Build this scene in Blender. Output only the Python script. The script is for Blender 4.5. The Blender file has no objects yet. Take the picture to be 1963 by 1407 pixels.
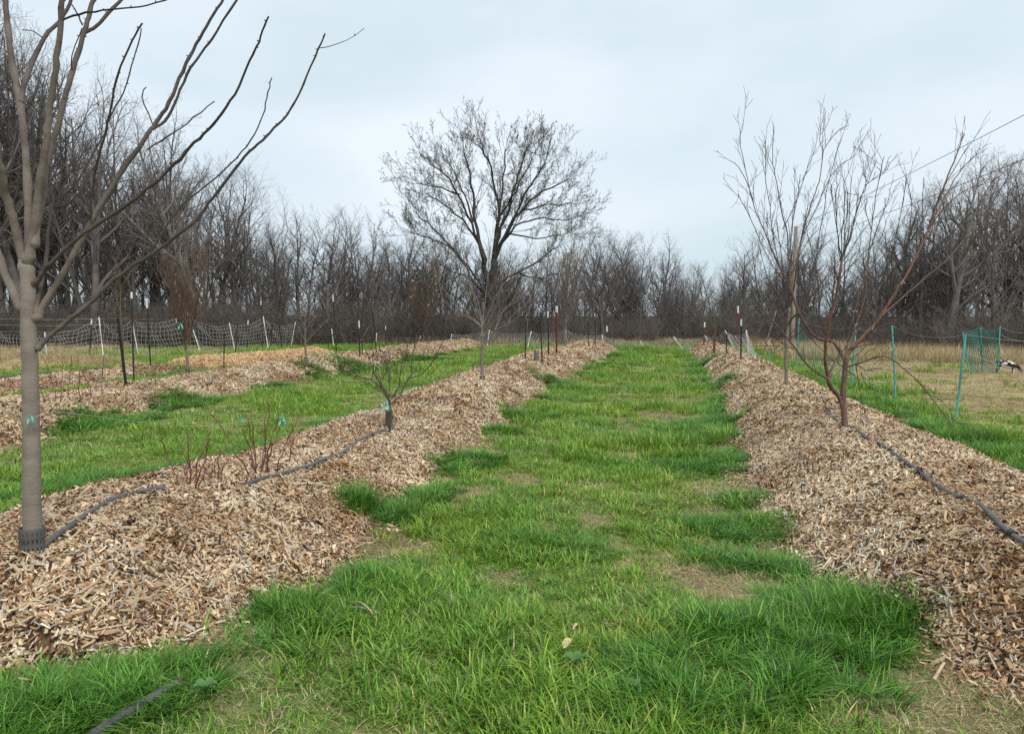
import bpy, math, random
import numpy as np
from mathutils import Vector

R = np.random.default_rng(7)
random.seed(7)
scene = bpy.context.scene
COL = scene.collection

# ------------------------------------------------------------------ camera
F, CX, CY, CH = 1420.0, 981.5, 703.5, 1.55          # focal length and centre in photo pixels, eye height
TH = math.atan((CY - 605) / F)                      # pitch down
PH = math.radians(10.3)                             # yaw to the left of the rows
cam_d = bpy.data.cameras.new('camera')
cam_d.sensor_width = 36; cam_d.lens = 36 * F / 1963
cam_d.clip_start = 0.05; cam_d.clip_end = 3000
cam = bpy.data.objects.new('camera', cam_d); COL.objects.link(cam)
cam.location = (0, 0, CH); cam.rotation_euler = (math.pi / 2 - TH, 0, PH)
scene.camera = cam

# ------------------------------------------------------------------ sky, sun, exposure (overcast)
SUN_EL, SUN_AZ = math.radians(52), math.radians(140)   # azimuth clockwise from +Y
world = bpy.data.worlds.new('World'); scene.world = world; world.use_nodes = True
nt = world.node_tree; nt.nodes.clear()
def wn(t, **k):
    n = nt.nodes.new(t)
    for a, b in k.items(): setattr(n, a, b)
    return n
sky = wn('ShaderNodeTexSky', sky_type='NISHITA', sun_disc=False, sun_elevation=SUN_EL, sun_rotation=SUN_AZ,
         air_density=1.0, dust_density=4.0, ozone_density=1.0)
bg1 = wn('ShaderNodeBackground'); bg1.inputs[1].default_value = 0.08
nt.links.new(sky.outputs[0], bg1.inputs[0])
tc = wn('ShaderNodeTexCoord')
mp = wn('ShaderNodeMapping'); mp.inputs['Scale'].default_value = (1.0, 1.0, 2.6)
nt.links.new(tc.outputs['Generated'], mp.inputs[0])
nz = wn('ShaderNodeTexNoise'); nz.inputs['Scale'].default_value = 1.9; nz.inputs['Detail'].default_value = 5; nz.inputs['Roughness'].default_value = 0.48
nt.links.new(mp.outputs[0], nz.inputs[0])
cr = wn('ShaderNodeValToRGB')
cr.color_ramp.elements[0].position = 0.36; cr.color_ramp.elements[0].color = (0.52, 0.635, 0.69, 1)
cr.color_ramp.elements[1].position = 0.66; cr.color_ramp.elements[1].color = (0.70, 0.765, 0.83, 1)
nt.links.new(nz.outputs[0], cr.inputs[0])
bg2 = wn('ShaderNodeBackground'); bg2.inputs[1].default_value = 0.80
nt.links.new(cr.outputs[0], bg2.inputs[0])
mx = wn('ShaderNodeMixShader'); mx.inputs[0].default_value = 0.9      # cloud deck over the clear sky
nt.links.new(bg1.outputs[0], mx.inputs[1]); nt.links.new(bg2.outputs[0], mx.inputs[2])
wo = wn('ShaderNodeOutputWorld'); nt.links.new(mx.outputs[0], wo.inputs[0])

sd = bpy.data.lights.new('sun', 'SUN'); sd.energy = 1.5; sd.angle = math.radians(20); sd.color = (1.0, 0.95, 0.88)
sun = bpy.data.objects.new('sun', sd); COL.objects.link(sun)
sv = Vector((math.sin(SUN_AZ) * math.cos(SUN_EL), math.cos(SUN_AZ) * math.cos(SUN_EL), math.sin(SUN_EL)))
sun.rotation_euler = sv.to_track_quat('Z', 'Y').to_euler(); sun.location = (0, 0, 60)

scene.view_settings.view_transform = 'Standard'; scene.view_settings.look = 'None'
scene.view_settings.exposure = 0.72; scene.view_settings.gamma = 1.0
scene.view_settings.use_curve_mapping = False
scene.cycles.max_bounces = 4; scene.cycles.diffuse_bounces = 2; scene.cycles.glossy_bounces = 2; scene.cycles.transmission_bounces = 3; scene.cycles.caustics_reflective = False
scene.cycles.use_denoising = False

# ------------------------------------------------------------------ calibration: photo pixel -> place in the orchard
fw = np.array([-math.sin(PH) * math.cos(TH), math.cos(PH) * math.cos(TH), -math.sin(TH)])
rt = np.array([math.cos(PH), math.sin(PH), 0.0]); up = np.cross(rt, fw); C0 = np.array([0, 0, CH])
def ray(u, v): return fw + rt * (u - CX) / F + up * (CY - v) / F
def gp(u, v, z=0.0):
    r = ray(u, v); return C0 + r * ((z - CH) / r[2])
def dp(u, v, d): return C0 + ray(u, v) * d
def depth(p): return float(np.dot(np.asarray(p) - C0, fw))
def proj(P):
    Q = P - C0; d = np.maximum(Q @ fw, 1e-3)
    return CX + F * (Q @ rt) / d, CY - F * (Q @ up) / d, Q @ fw

# ------------------------------------------------------------------ mesh helpers
class MB:
    def __init__(s): s.v = []; s.f = []; s.n = 0; s.c = []
    def add(s, V, Fc, col=None):
        V = np.asarray(V, float).reshape(-1, 3)
        for f in Fc: s.f.append(np.asarray(f) + s.n)
        s.v.append(V); s.n += len(V)
        if col is not None:
            col = np.asarray(col, float); s.c.append(np.tile(col, (len(V), 1)) if col.ndim == 1 else np.repeat(col, len(V) // len(col), 0))
    def tube(s, P, r, k=6, cap=True, col=None):
        P = np.asarray(P, float); n = len(P); r = np.broadcast_to(np.asarray(r, float), (n,))
        T = np.gradient(P, axis=0); T /= np.linalg.norm(T, axis=1)[:, None] + 1e-9
        ref = np.eye(3)[np.argmin(np.abs(P[-1] - P[0]))]
        N = np.cross(T, ref); N /= np.linalg.norm(N, axis=1)[:, None] + 1e-9
        B = np.cross(T, N); a = np.arange(k) * 2 * math.pi / k
        V = P[:, None] + r[:, None, None] * (N[:, None] * np.cos(a)[None, :, None] + B[:, None] * np.sin(a)[None, :, None])
        i = np.arange(n - 1)[:, None] * k; j = np.arange(k)[None]; j2 = (j + 1) % k
        q = np.stack([i + j, i + j2, i + k + j2, i + k + j], -1).reshape(-1, 4)
        fs = [q]
        if cap and k > 3: fs += [np.array([np.arange(k)]), np.array([np.arange(k) + (n - 1) * k])]
        s.add(V.reshape(-1, 3), fs, col)
    def tubes(s, P, r, k=3):                    # many branches of equal point count at once
        m, n = P.shape[:2]; T = np.gradient(P, axis=1); T /= np.linalg.norm(T, axis=2)[..., None] + 1e-9
        ref = np.eye(3)[np.argmin(np.abs(P[:, -1] - P[:, 0]), axis=1)]
        N = np.cross(T, ref[:, None]); N /= np.linalg.norm(N, axis=2)[..., None] + 1e-9
        B = np.cross(T, N); a = np.arange(k) * 2 * math.pi / k
        V = P[:, :, None] + r[:, :, None, None] * (N[:, :, None] * np.cos(a)[:, None] + B[:, :, None] * np.sin(a)[:, None])
        i = np.arange(n - 1)[:, None] * k; j = np.arange(k)[None]; j2 = (j + 1) % k
        q = np.stack([i + j, i + j2, i + k + j2, i + k + j], -1).reshape(-1, 4)
        s.add(V.reshape(-1, 3), [(q[None] + (np.arange(m) * n * k)[:, None, None]).reshape(-1, 4)])
    def box(s, c, h, M=None, col=None):
        g = np.array([[x, y, z] for z in (-1, 1) for x, y in ((-1, -1), (1, -1), (1, 1), (-1, 1))], float) * h
        if M is not None: g = g @ np.asarray(M).T
        s.add(g + c, [np.array([[3, 2, 1, 0], [4, 5, 6, 7], [0, 1, 5, 4], [1, 2, 6, 5], [2, 3, 7, 6], [3, 0, 4, 7]])], col)
    def mesh(s, name, smooth=True):
        V = np.concatenate(s.v); me = bpy.data.meshes.new(name)
        tot = np.concatenate([np.full(len(f), f.shape[1]) for f in s.f]); loops = np.concatenate([f.ravel() for f in s.f])
        me.vertices.add(len(V)); me.vertices.foreach_set('co', V.astype(np.float32).ravel())
        me.loops.add(len(loops)); me.loops.foreach_set('vertex_index', loops.astype(np.int32))
        me.polygons.add(len(tot)); st = np.concatenate([[0], np.cumsum(tot)[:-1]])
        me.polygons.foreach_set('loop_start', st.astype(np.int32)); me.polygons.foreach_set('loop_total', tot.astype(np.int32))
        me.polygons.foreach_set('use_smooth', np.full(len(tot), smooth))
        if s.c:
            at = me.attributes.new('tint', 'FLOAT_COLOR', 'POINT')
            c = np.concatenate(s.c); c = np.hstack([c, np.ones((len(c), 1))])
            at.data.foreach_set('color', c.astype(np.float32).ravel())
        me.update(calc_edges=True); me.validate()
        return me

def obj(name, data, mat=None, parent=None, link=True):
    if isinstance(data, MB): data = data.mesh(name)
    o = bpy.data.objects.new(name, data)
    if mat is not None and data is not None and not data.materials: data.materials.append(mat)
    if link: COL.objects.link(o)
    if parent is not None: o.parent = parent
    return o
def tag(o, label=None, cat=None, group=None, kind=None):
    for k, v in (('label', label), ('category', cat), ('group', group), ('kind', kind)):
        if v: o[k] = v
    return o
def empty(name, loc, label, cat, group=None):
    o = bpy.data.objects.new(name, None); COL.objects.link(o); o.location = loc; o.empty_display_size = 0.1
    return tag(o, label, cat, group)
def shift(mb, loc):
    mb.v = [v - np.asarray(loc) for v in mb.v]; return mb

# ------------------------------------------------------------------ materials
def mat(name, base, rough=0.8, var=None, scale=8.0, spec=0.3, bump=0.0, bscale=40.0, stretch=(1, 1, 1), attr=None, rnd=0.0, transl=0.0, patch=None, metal=0.0):
    m = bpy.data.materials.new(name); m.use_nodes = True; t = m.node_tree; b = t.nodes['Principled BSDF']
    N = t.nodes.new; L = t.links.new
    b.inputs['Roughness'].default_value = rough; b.inputs['Specular IOR Level'].default_value = spec; b.inputs['Metallic'].default_value = metal
    tcn = N('ShaderNodeTexCoord'); mpn = N('ShaderNodeMapping'); mpn.inputs['Scale'].default_value = stretch
    L(tcn.outputs['Object'], mpn.inputs[0])
    if attr:
        a = N('ShaderNodeAttribute'); a.attribute_name = attr; out = a.outputs['Color']
    else:
        c = N('ShaderNodeRGB'); c.outputs[0].default_value = (*base, 1); out = c.outputs[0]
    if var is not None:
        n1 = N('ShaderNodeTexNoise'); n1.inputs['Scale'].default_value = scale; n1.inputs['Detail'].default_value = 5; n1.inputs['Roughness'].default_value = 0.6
        L(mpn.outputs[0], n1.inputs[0])
        rp = N('ShaderNodeMapRange'); rp.inputs[1].default_value = 0.35; rp.inputs[2].default_value = 0.68; L(n1.outputs[0], rp.inputs[0])
        mxn = N('ShaderNodeMix'); mxn.data_type = 'RGBA'; L(rp.outputs[0], mxn.inputs[0]); L(out, mxn.inputs[6]); mxn.inputs[7].default_value = (*var, 1)
        out = mxn.outputs[2]
    if patch is not None:                       # large soft patches over the world, a tint of the growth itself
        ge = N('ShaderNodeNewGeometry'); n2 = N('ShaderNodeTexNoise'); n2.inputs['Scale'].default_value = patch[1]; n2.inputs['Detail'].default_value = 4
        L(ge.outputs['Position'], n2.inputs[0])
        r2 = N('ShaderNodeMapRange'); r2.inputs[1].default_value = 0.38; r2.inputs[2].default_value = 0.66; L(n2.outputs[0], r2.inputs[0])
        m2 = N('ShaderNodeMix'); m2.data_type = 'RGBA'; m2.blend_type = 'MULTIPLY'; L(r2.outputs[0], m2.inputs[0]); L(out, m2.inputs[6]); m2.inputs[7].default_value = (*patch[0], 1)
        out = m2.outputs[2]
    if rnd:
        oi = N('ShaderNodeObjectInfo'); r3 = N('ShaderNodeMapRange'); r3.inputs[3].default_value = 1 - rnd; r3.inputs[4].default_value = 1 + rnd; L(oi.outputs['Random'], r3.inputs[0])
        h = N('ShaderNodeHueSaturation'); L(r3.outputs[0], h.inputs['Value']); L(out, h.inputs['Color']); out = h.outputs[0]
    L(out, b.inputs['Base Color'])
    if bump:
        n4 = N('ShaderNodeTexNoise'); n4.inputs['Scale'].default_value = bscale; n4.inputs['Detail'].default_value = 6; L(mpn.outputs[0], n4.inputs[0])
        bp = N('ShaderNodeBump'); bp.inputs['Strength'].default_value = bump; bp.inputs['Distance'].default_value = 0.02; L(n4.outputs[0], bp.inputs['Height']); L(bp.outputs[0], b.inputs['Normal'])
    if transl:
        tr = N('ShaderNodeBsdfTranslucent'); L(out, tr.inputs[0]); ms = N('ShaderNodeMixShader'); ms.inputs[0].default_value = transl
        L(b.outputs[0], ms.inputs[1]); L(tr.outputs[0], ms.inputs[2]); L(ms.outputs[0], t.nodes['Material Output'].inputs[0])
    return m

M = {}
M['mulch_base'] = mat('mulch_base', (0.075, 0.042, 0.024), 0.95, (0.17, 0.105, 0.06), 14, bump=0.8, bscale=60)
M['chips'] = mat('wood_chips', (0, 0, 0), 0.85, attr='tint', rnd=0.18, patch=((0.62, 0.52, 0.44), 1.3), spec=0.2)
M['chips_orange'] = mat('fresh_chips', (0, 0, 0), 0.85, attr='tint', rnd=0.12, patch=((0.95, 0.82, 0.65), 0.2), spec=0.2)
M['grass'] = mat('grass', (0, 0, 0), 0.38, attr='tint', rnd=0.22, patch=((1.3, 1.08, 0.8), 0.55), transl=0.3, spec=0.35)
M['grass_dark'] = mat('lush_grass', (0, 0, 0), 0.36, attr='tint', rnd=0.28, transl=0.3, spec=0.4)
M['dry'] = mat('dry_grass', (0, 0, 0), 0.8, attr='tint', rnd=0.2, transl=0.2, spec=0.2)
M['bark_pale'] = mat('smooth_grey_bark', (0.25, 0.215, 0.18), 0.75, (0.165, 0.135, 0.11), 7, bump=0.25, bscale=60, stretch=(1, 1, 2.0))
M['bark_limb'] = mat('limb_bark', (0, 0, 0), 0.75, bump=0.3, bscale=40, attr='tint', patch=((0.62, 0.58, 0.55), 9.0))
M['bark_twig'] = mat('dark_twig_bark', (0.075, 0.056, 0.047), 0.75, (0.04, 0.03, 0.027), 16)
M['bark_peach'] = mat('peach_bark', (0.17, 0.105, 0.08), 0.75, (0.10, 0.06, 0.05), 14, bump=0.4, bscale=60)
M['bark_red'] = mat('red_limb_bark', (0.17, 0.07, 0.045), 0.65, (0.10, 0.055, 0.04), 18, bump=0.2)
M['bark_wood'] = mat('wood_bark', (0.15, 0.132, 0.12), 0.9, (0.08, 0.07, 0.064), 3, rnd=0.3)
M['twig_wood'] = mat('wood_twigs', (0.165, 0.146, 0.137), 0.9, (0.10, 0.087, 0.082), 2, rnd=0.3)
M['brush'] = mat('brush', (0.175, 0.15, 0.13), 0.9, (0.10, 0.085, 0.075), 1.2, rnd=0.3)
M['bark_young'] = mat('young_bark', (0.21, 0.17, 0.14), 0.8, (0.14, 0.11, 0.09), 12)
M['bark_orange'] = mat('orange_shoots', (0.165, 0.105, 0.068), 0.8, (0.10, 0.068, 0.05), 6)
M['bark_big'] = mat('dark_furrowed_bark', (0.06, 0.055, 0.045), 0.9, (0.035, 0.032, 0.028), 2.2, bump=0.5, bscale=12)
M['leaf'] = mat('young_leaf', (0.20, 0.26, 0.10), 0.6, (0.30, 0.28, 0.17), 1.5, transl=0.3)
M['blossom'] = mat('white_blossom', (0.8, 0.74, 0.7), 0.7)
M['cane'] = mat('reddish_cane', (0.22, 0.075, 0.05), 0.6, (0.11, 0.05, 0.04), 20)
M['pipe'] = mat('black_polypipe', (0.055, 0.06, 0.065), 0.45, (0.12, 0.11, 0.10), 14, spec=0.5)
M['guard'] = mat('grey_plastic', (0.085, 0.09, 0.085), 0.6, (0.13, 0.125, 0.115), 12)
M['ribbon'] = mat('turquoise_tape', (0.09, 0.58, 0.47), 0.4, (0.2, 0.75, 0.66), 40, transl=0.35)
M['white'] = mat('white_paint', (0.78, 0.78, 0.76), 0.6, (0.6, 0.6, 0.58), 30)
M['post_dark'] = mat('dark_green_paint', (0.012, 0.02, 0.018), 0.55, (0.03, 0.04, 0.034), 20)
M['post_red'] = mat('rusty_red_paint', (0.22, 0.035, 0.022), 0.65, (0.13, 0.03, 0.022), 20)
M['post_teal'] = mat('teal_fibreglass', (0.035, 0.21, 0.17), 0.5, (0.06, 0.3, 0.25), 10)
M['net_white'] = mat('white_net', (0.55, 0.54, 0.51), 0.7)
M['net_black'] = mat('dark_net', (0.13, 0.125, 0.12), 0.8)
M['net_green'] = mat('green_net', (0.04, 0.22, 0.17), 0.6)
M['cord'] = mat('pale_cord', (0.36, 0.36, 0.33), 0.6)
M['string'] = mat('clear_string', (0.5, 0.58, 0.5), 0.4)
M['wire'] = mat('power_wire', (0.03, 0.03, 0.032), 0.6)
M['pole'] = mat('weathered_pole', (0.30, 0.25, 0.19), 0.85, (0.20, 0.165, 0.13), 3, stretch=(1, 1, 0.15))
M['straw'] = mat('straw', (0.42, 0.31, 0.16), 0.9, (0.28, 0.2, 0.1), 5, bump=0.8, bscale=40)
M['leaf_dry'] = mat('dry_leaf', (0.55, 0.5, 0.25), 0.7, (0.4, 0.33, 0.15), 30)
M['weed'] = mat('broad_leaf', (0.10, 0.22, 0.06), 0.5, (0.14, 0.28, 0.09), 20, transl=0.25)

# ------------------------------------------------------------------ terrain
def zg(x, y):
    return (0.018 * np.sin(x * 1.7 + 0.6 * y) + 0.014 * np.sin(y * 2.3 - x * 0.9) + 0.008 * np.sin(x * 5.1 + y * 3.7)) * np.clip(y / 3, 0.2, 1)
def nse(x, y, s=1.0):      # cheap smooth noise, -1..1
    x = x * s; y = y * s
    return (np.sin(x * 1.9 + 1.3 * np.sin(y * 1.1 + 0.5)) + np.sin(y * 2.3 + 1.7 * np.sin(x * 0.7 + 2.0)) + 0.6 * np.sin((x + y) * 4.1 + np.sin(x * 2.9))) / 2.6

BEDS = {
 'A': dict(y=[2.45, 2.69, 2.88, 3.29, 3.63, 4.02, 4.58, 6.05, 8, 11, 16, 24, 33.5],
           r=[-3.1, -2.77, -2.41, -2.09, -2.05, -1.85, -1.98, -1.98, -2.06, -2.15, -2.02, -1.6, -1.2],
           l=[-4.4, -4.5, -4.5, -4.45, -4.4, -4.4, -4.35, -4.1, -3.85, -4.0, -4.3, -4.1, -3.4], h=0.40, e0=0.55, e1=1.2),
 'B': dict(y=[0.5, 3.0, 3.27, 3.84, 4.61, 5.75, 8, 14.7, 22, 33.5],
           l=[1.8, 1.62, 1.52, 1.28, 1.03, 0.95, 1.04, 1.45, 1.65, 1.76], r=[3.4, 3.4, 3.4, 3.4, 3.4, 3.4, 3.4, 3.35, 3.3, 3.2], h=0.40, e0=1.0, e1=1.5),
 'C': dict(y=[5, 7.5, 10, 12.4, 18, 27, 36], r=[-7.3, -7.5, -7.85, -8.0, -8.0, -8.2, -7.9], l=[-9.6, -9.6, -9.7, -9.8, -9.7, -9.8, -9.6], h=0.36, e0=1.0, e1=1.5),
 'D': dict(y=[11, 14, 18.7], r=[-12.3, -12.4, -12.7], l=[-13.9, -13.9, -13.5], h=0.2, e0=1.0, e1=1.5),
 'E': dict(y=[19.5, 23, 27.5], r=[-12.7, -12.3, -11.9], l=[-14.2, -13.8, -13.2], h=0.26, e0=1.2, e1=1.2),
}
def bed_edges(b, y):
    return (np.interp(y, b['y'], b['l']) + 0.07 * nse(y, y * 0 + 3.1, 2.1), np.interp(y, b['y'], b['r']) + 0.07 * nse(y, y * 0 + 9.7, 2.3))
def bed_z(b, x, y):        # height of the mound above the ground sheet, negative outside
    l, r = bed_edges(b, y); s = (x - (l + r) / 2) / ((r - l) / 2)
    y0, y1 = b['y'][0], b['y'][-1]
    e = np.clip((y - y0) / b['e0'], 0, 1); e2 = np.clip((y1 - y) / b['e1'], 0, 1)
    e = np.sqrt(1 - (1 - e) ** 2) * np.sqrt(1 - (1 - e2) ** 2)
    pr = np.where(np.abs(s) < 1, np.maximum(1 - np.abs(s) ** 2.1, 0), -0.3 * (np.abs(s) - 1))
    return b['h'] * pr * e * (1 + 0.10 * nse(x, y, 0.8)) + 0.022 * nse(x, y, 2.6) * np.clip(pr * 4, 0, 1) * e + 0.008 * nse(x, y, 7.3) * np.clip(pr * 4, 0, 1) * e - 0.03 * (1 - e)
def in_bed(x, y, grow=0.0):
    m = np.zeros(np.shape(x), bool)
    for b in BEDS.values():
        l, r = bed_edges(b, y); m |= (x > l - grow) & (x < r + grow) & (y > b['y'][0] + 0.05 - grow) & (y < b['y'][-1])
    return m
def surf(x, y):
    z = zg(x, y)
    for b in BEDS.values():
        l, r = bed_edges(b, y); k = (x > l) & (x < r) & (y > b['y'][0]) & (y < b['y'][-1])
        z = np.where(k, np.maximum(z, zg(x, y) + bed_z(b, x, y)), z)
    return z
def S(p): return float(surf(np.array([p[0]]), np.array([p[1]]))[0])
def on(u, v):             # the place on the real surface that the photo pixel shows
    z = 0.2
    for _ in range(25):
        p = gp(u, v, z); z = 0.5 * z + 0.5 * S(p)
    return np.array([p[0], p[1], z])

# ground: one sheet, fine near the camera, out to the horizon
gm = bpy.data.materials.new('ground_soil'); gm.use_nodes = True
t = gm.node_tree; b = t.nodes['Principled BSDF']; b.inputs['Roughness'].default_value = 0.95; b.inputs['Specular IOR Level'].default_value = 0.1
ge = t.nodes.new('ShaderNodeNewGeometry')
def gn_noise(sc, lo, hi):
    n = t.nodes.new('ShaderNodeTexNoise'); n.inputs['Scale'].default_value = sc; n.inputs['Detail'].default_value = 6; t.links.new(ge.outputs['Position'], n.inputs[0])
    r = t.nodes.new('ShaderNodeMapRange'); r.inputs[1].default_value = lo; r.inputs[2].default_value = hi; t.links.new(n.outputs[0], r.inputs[0]); return r.outputs[0]
def gmix(f, a, bb):
    m = t.nodes.new('ShaderNodeMix'); m.data_type = 'RGBA'; t.links.new(f, m.inputs[0])
    for s_, v_ in ((6, a), (7, bb)):
        if isinstance(v_, tuple): m.inputs[s_].default_value = (*v_, 1)
        else: t.links.new(v_, m.inputs[s_])
    return m.outputs[2]
c1 = gmix(gn_noise(45, 0.35, 0.65), (0.22, 0.16, 0.09), (0.40, 0.32, 0.19))       # thatch and soil
c2 = gmix(gn_noise(0.9, 0.36, 0.62), c1, (0.12, 0.16, 0.045))                       # mossy green patches
sep = t.nodes.new('ShaderNodeSeparateXYZ'); t.links.new(ge.outputs['Position'], sep.inputs[0])
def rng_node(sock, a, b_):
    r = t.nodes.new('ShaderNodeMapRange'); r.inputs[1].default_value = a; r.inputs[2].default_value = b_; t.links.new(sock, r.inputs[0]); return r.outputs[0]
c3 = gmix(gn_noise(2.5, 0.35, 0.7), (0.40, 0.31, 0.17), (0.24, 0.2, 0.09))
c4 = gmix(rng_node(sep.outputs[0], 4.3, 5.4), c2, c3)                                # dry hay field beyond the green fence
c5 = gmix(rng_node(sep.outputs[0], -17.0, -21.0), c4, c3)                            # dry strip on the far left
c6 = gmix(rng_node(sep.outputs[1], 37, 41), c5, (0.10, 0.075, 0.05))                 # leaf litter under the wood
t.links.new(c6, b.inputs['Base Color'])
nb = t.nodes.new('ShaderNodeTexNoise'); nb.inputs['Scale'].default_value = 60; nb.inputs['Detail'].default_value = 5; t.links.new(ge.outputs['Position'], nb.inputs[0])
bp = t.nodes.new('ShaderNodeBump'); bp.inputs['Strength'].default_value = 0.7; bp.inputs['Distance'].default_value = 0.02
t.links.new(nb.outputs[0], bp.inputs['Height']); t.links.new(bp.outputs[0], b.inputs['Normal'])

gx = np.concatenate([[-900, -400, -150, -70], np.linspace(-35, -6, 60), np.linspace(-5.8, 6, 120), np.linspace(6.5, 30, 45), [60, 150, 400, 900]])
gy = np.concatenate([[-200, -60, -15, -4], np.linspace(-1, 12, 130), np.linspace(12.4, 45, 80), [60, 90, 160, 400, 1500]])
X, Y = np.meshgrid(gx, gy); Z = zg(X, Y); Z[(np.abs(X) > 60) | (Y > 80) | (Y < -10)] = 0
nx, ny = len(gx), len(gy)
idx = np.arange(nx * ny).reshape(ny, nx)
q = np.stack([idx[:-1, :-1], idx[:-1, 1:], idx[1:, 1:], idx[1:, :-1]], -1).reshape(-1, 4)
mb = MB(); mb.add(np.stack([X, Y, Z], -1), [q])
ground = tag(obj('ground', mb, gm), 'orchard ground with patchy thatch between the mulched rows', kind='structure')

BEDOBJ = {}
for k, bd in BEDS.items():
    ys = np.concatenate([np.linspace(bd['y'][0], min(bd['y'][0] + 9, bd['y'][-1]), 130), np.linspace(min(bd['y'][0] + 9.1, bd['y'][-1] + .05), bd['y'][-1] + .06, 90)])
    ss = np.linspace(-1.06, 1.06, 54)
    l, r = bed_edges(bd, ys); XX = (l + r)[:, None] / 2 + ss[None] * (r - l)[:, None] / 2; YY = np.repeat(ys[:, None], len(ss), 1)
    ZZ = zg(XX, YY) + bed_z(bd, XX, YY)
    idx = np.arange(XX.size).reshape(XX.shape)
    q = np.stack([idx[:-1, :-1], idx[:-1, 1:], idx[1:, 1:], idx[1:, :-1]], -1).reshape(-1, 4)
    mb = MB(); mb.add(np.stack([XX, YY, ZZ], -1), [q])
    BEDOBJ[k] = tag(obj('mulch_bed', mb, M['mulch_base']), kind='structure')
BEDOBJ['A']['label'] = 'long mulched mound with the pale-barked tree at its near end'
BEDOBJ['B']['label'] = 'long mulched mound with the reddish peach tree and a pipe'
BEDOBJ['C']['label'] = 'mulched mound with dark posts beyond the left grass strip'
BEDOBJ['D']['label'] = 'low pale mulch bed beside the netting fence'
BEDOBJ['E']['label'] = 'low orange fresh mulch bed near the netting fence'

# ------------------------------------------------------------------ scatter (geometry nodes) for grass, chips and brush
def source_collection(name, objs):
    c = bpy.data.collections.new(name)
    for o in objs: c.objects.link(o)
    return c
def scatter(name, P, rot, scl, idx, coll, parent=None):
    me = bpy.data.meshes.new(name); n = len(P)
    me.vertices.add(n); me.vertices.foreach_set('co', np.asarray(P, np.float32).ravel())
    a = me.attributes.new('rot', 'FLOAT_VECTOR', 'POINT'); a.data.foreach_set('vector', np.asarray(rot, np.float32).ravel())
    a = me.attributes.new('scl', 'FLOAT_VECTOR', 'POINT'); a.data.foreach_set('vector', np.asarray(scl, np.float32).ravel())
    a = me.attributes.new('idx', 'INT', 'POINT'); a.data.foreach_set('value', np.asarray(idx, np.int32))
    o = obj(name, me, None, parent)
    g = bpy.data.node_groups.new(name, 'GeometryNodeTree')
    g.interface.new_socket('Geometry', in_out='INPUT', socket_type='NodeSocketGeometry'); g.interface.new_socket('Geometry', in_out='OUTPUT', socket_type='NodeSocketGeometry')
    N = g.nodes.new; L = g.links.new
    gi = N('NodeGroupInput'); go = N('NodeGroupOutput'); ip = N('GeometryNodeInstanceOnPoints'); ci = N('GeometryNodeCollectionInfo')
    ci.inputs['Collection'].default_value = coll; ci.inputs['Separate Children'].default_value = True; ci.inputs['Reset Children'].default_value = True
    def at(nm, ty):
        x = N('GeometryNodeInputNamedAttribute'); x.data_type = ty; x.inputs['Name'].default_value = nm; return x.outputs['Attribute']
    L(gi.outputs[0], ip.inputs['Points']); L(ci.outputs[0], ip.inputs['Instance']); ip.inputs['Pick Instance'].default_value = True
    L(at('idx', 'INT'), ip.inputs['Instance Index'])
    er = N('FunctionNodeEulerToRotation'); L(at('rot', 'FLOAT_VECTOR'), er.inputs[0]); L(er.outputs[0], ip.inputs['Rotation']); L(at('scl', 'FLOAT_VECTOR'), ip.inputs['Scale'])
    L(ip.outputs[0], go.inputs[0])
    md = o.modifiers.new('scatter', 'NODES'); md.node_group = g
    o['kind'] = 'stuff'
    return o
def seen(P, mu=450, mv=500):
    u, v, d = proj(P); return (d > 0.8) & (u > -mu) & (u < 1963 + mu) & (v < 1407 + mv)

# --- grass tufts
def blade(mb, p, az, h, w, lean, col, n=4):
    tt = np.linspace(0, 1, n); d = np.array([math.cos(az), math.sin(az), 0]); s = np.array([-d[1], d[0], 0])
    c = p + d[None] * (lean * h * tt ** 1.8)[:, None] + np.array([0, 0, 1.0])[None] * (h * tt * (1 - 0.35 * lean * tt))[:, None]
    ww = w * (1 - tt ** 1.6) * 0.5
    V = np.concatenate([c - s * ww[:, None], (c + s * ww[:, None])[:-1]])
    a = np.arange(n - 2); fq = np.stack([a, n + a, n + a + 1, a + 1], -1)
    tip = np.array([[n - 2, 2 * n - 2, n - 1]])
    cc = np.asarray(col)
    mb.add(V, [fq, tip], cc)
def tuft(name, seed, nb, rad, h, w, lean, pal, material):
    g = np.random.default_rng(seed); mb = MB()
    for i in range(nb):
        a = g.uniform(0, 6.283); r = rad * math.sqrt(g.uniform())
        c = np.array(pal[g.choice(len(pal), p=PW[:len(pal)] / PW[:len(pal)].sum())]) * g.uniform(0.6, 1.35)
        blade(mb, np.array([r * math.cos(a), r * math.sin(a), -0.01]), a + g.normal(0, 0.9), h * g.uniform(0.5, 1.15), w * g.uniform(0.7, 1.3), abs(g.normal(lean, 0.3)), c)
    return obj(name, mb.mesh(name), material, link=False)
PW = np.array([5, 4, 2, 1.4, 1.1])
GREEN = [(0.165, 0.335, 0.04), (0.235, 0.415, 0.06), (0.105, 0.24, 0.035), (0.36, 0.45, 0.12), (0.60, 0.51, 0.27)]
LUSH = [(0.085, 0.235, 0.025), (0.14, 0.32, 0.035), (0.05, 0.165, 0.022), (0.23, 0.38, 0.08)]
DRY = [(0.46, 0.36, 0.20), (0.56, 0.46, 0.28), (0.34, 0.25, 0.13), (0.24, 0.24, 0.09)]
lawn = [tuft('grass_tuft_%d' % i, 20 + i, 20, 0.075, 0.062, 0.0068, 0.95, GREEN, M['grass']) for i in range(6)]
lush = [tuft('lush_tuft_%d' % i, 40 + i, 52, 0.08, 0.185, 0.0085, 0.9, LUSH, M['grass_dark']) for i in range(4)]
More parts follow.
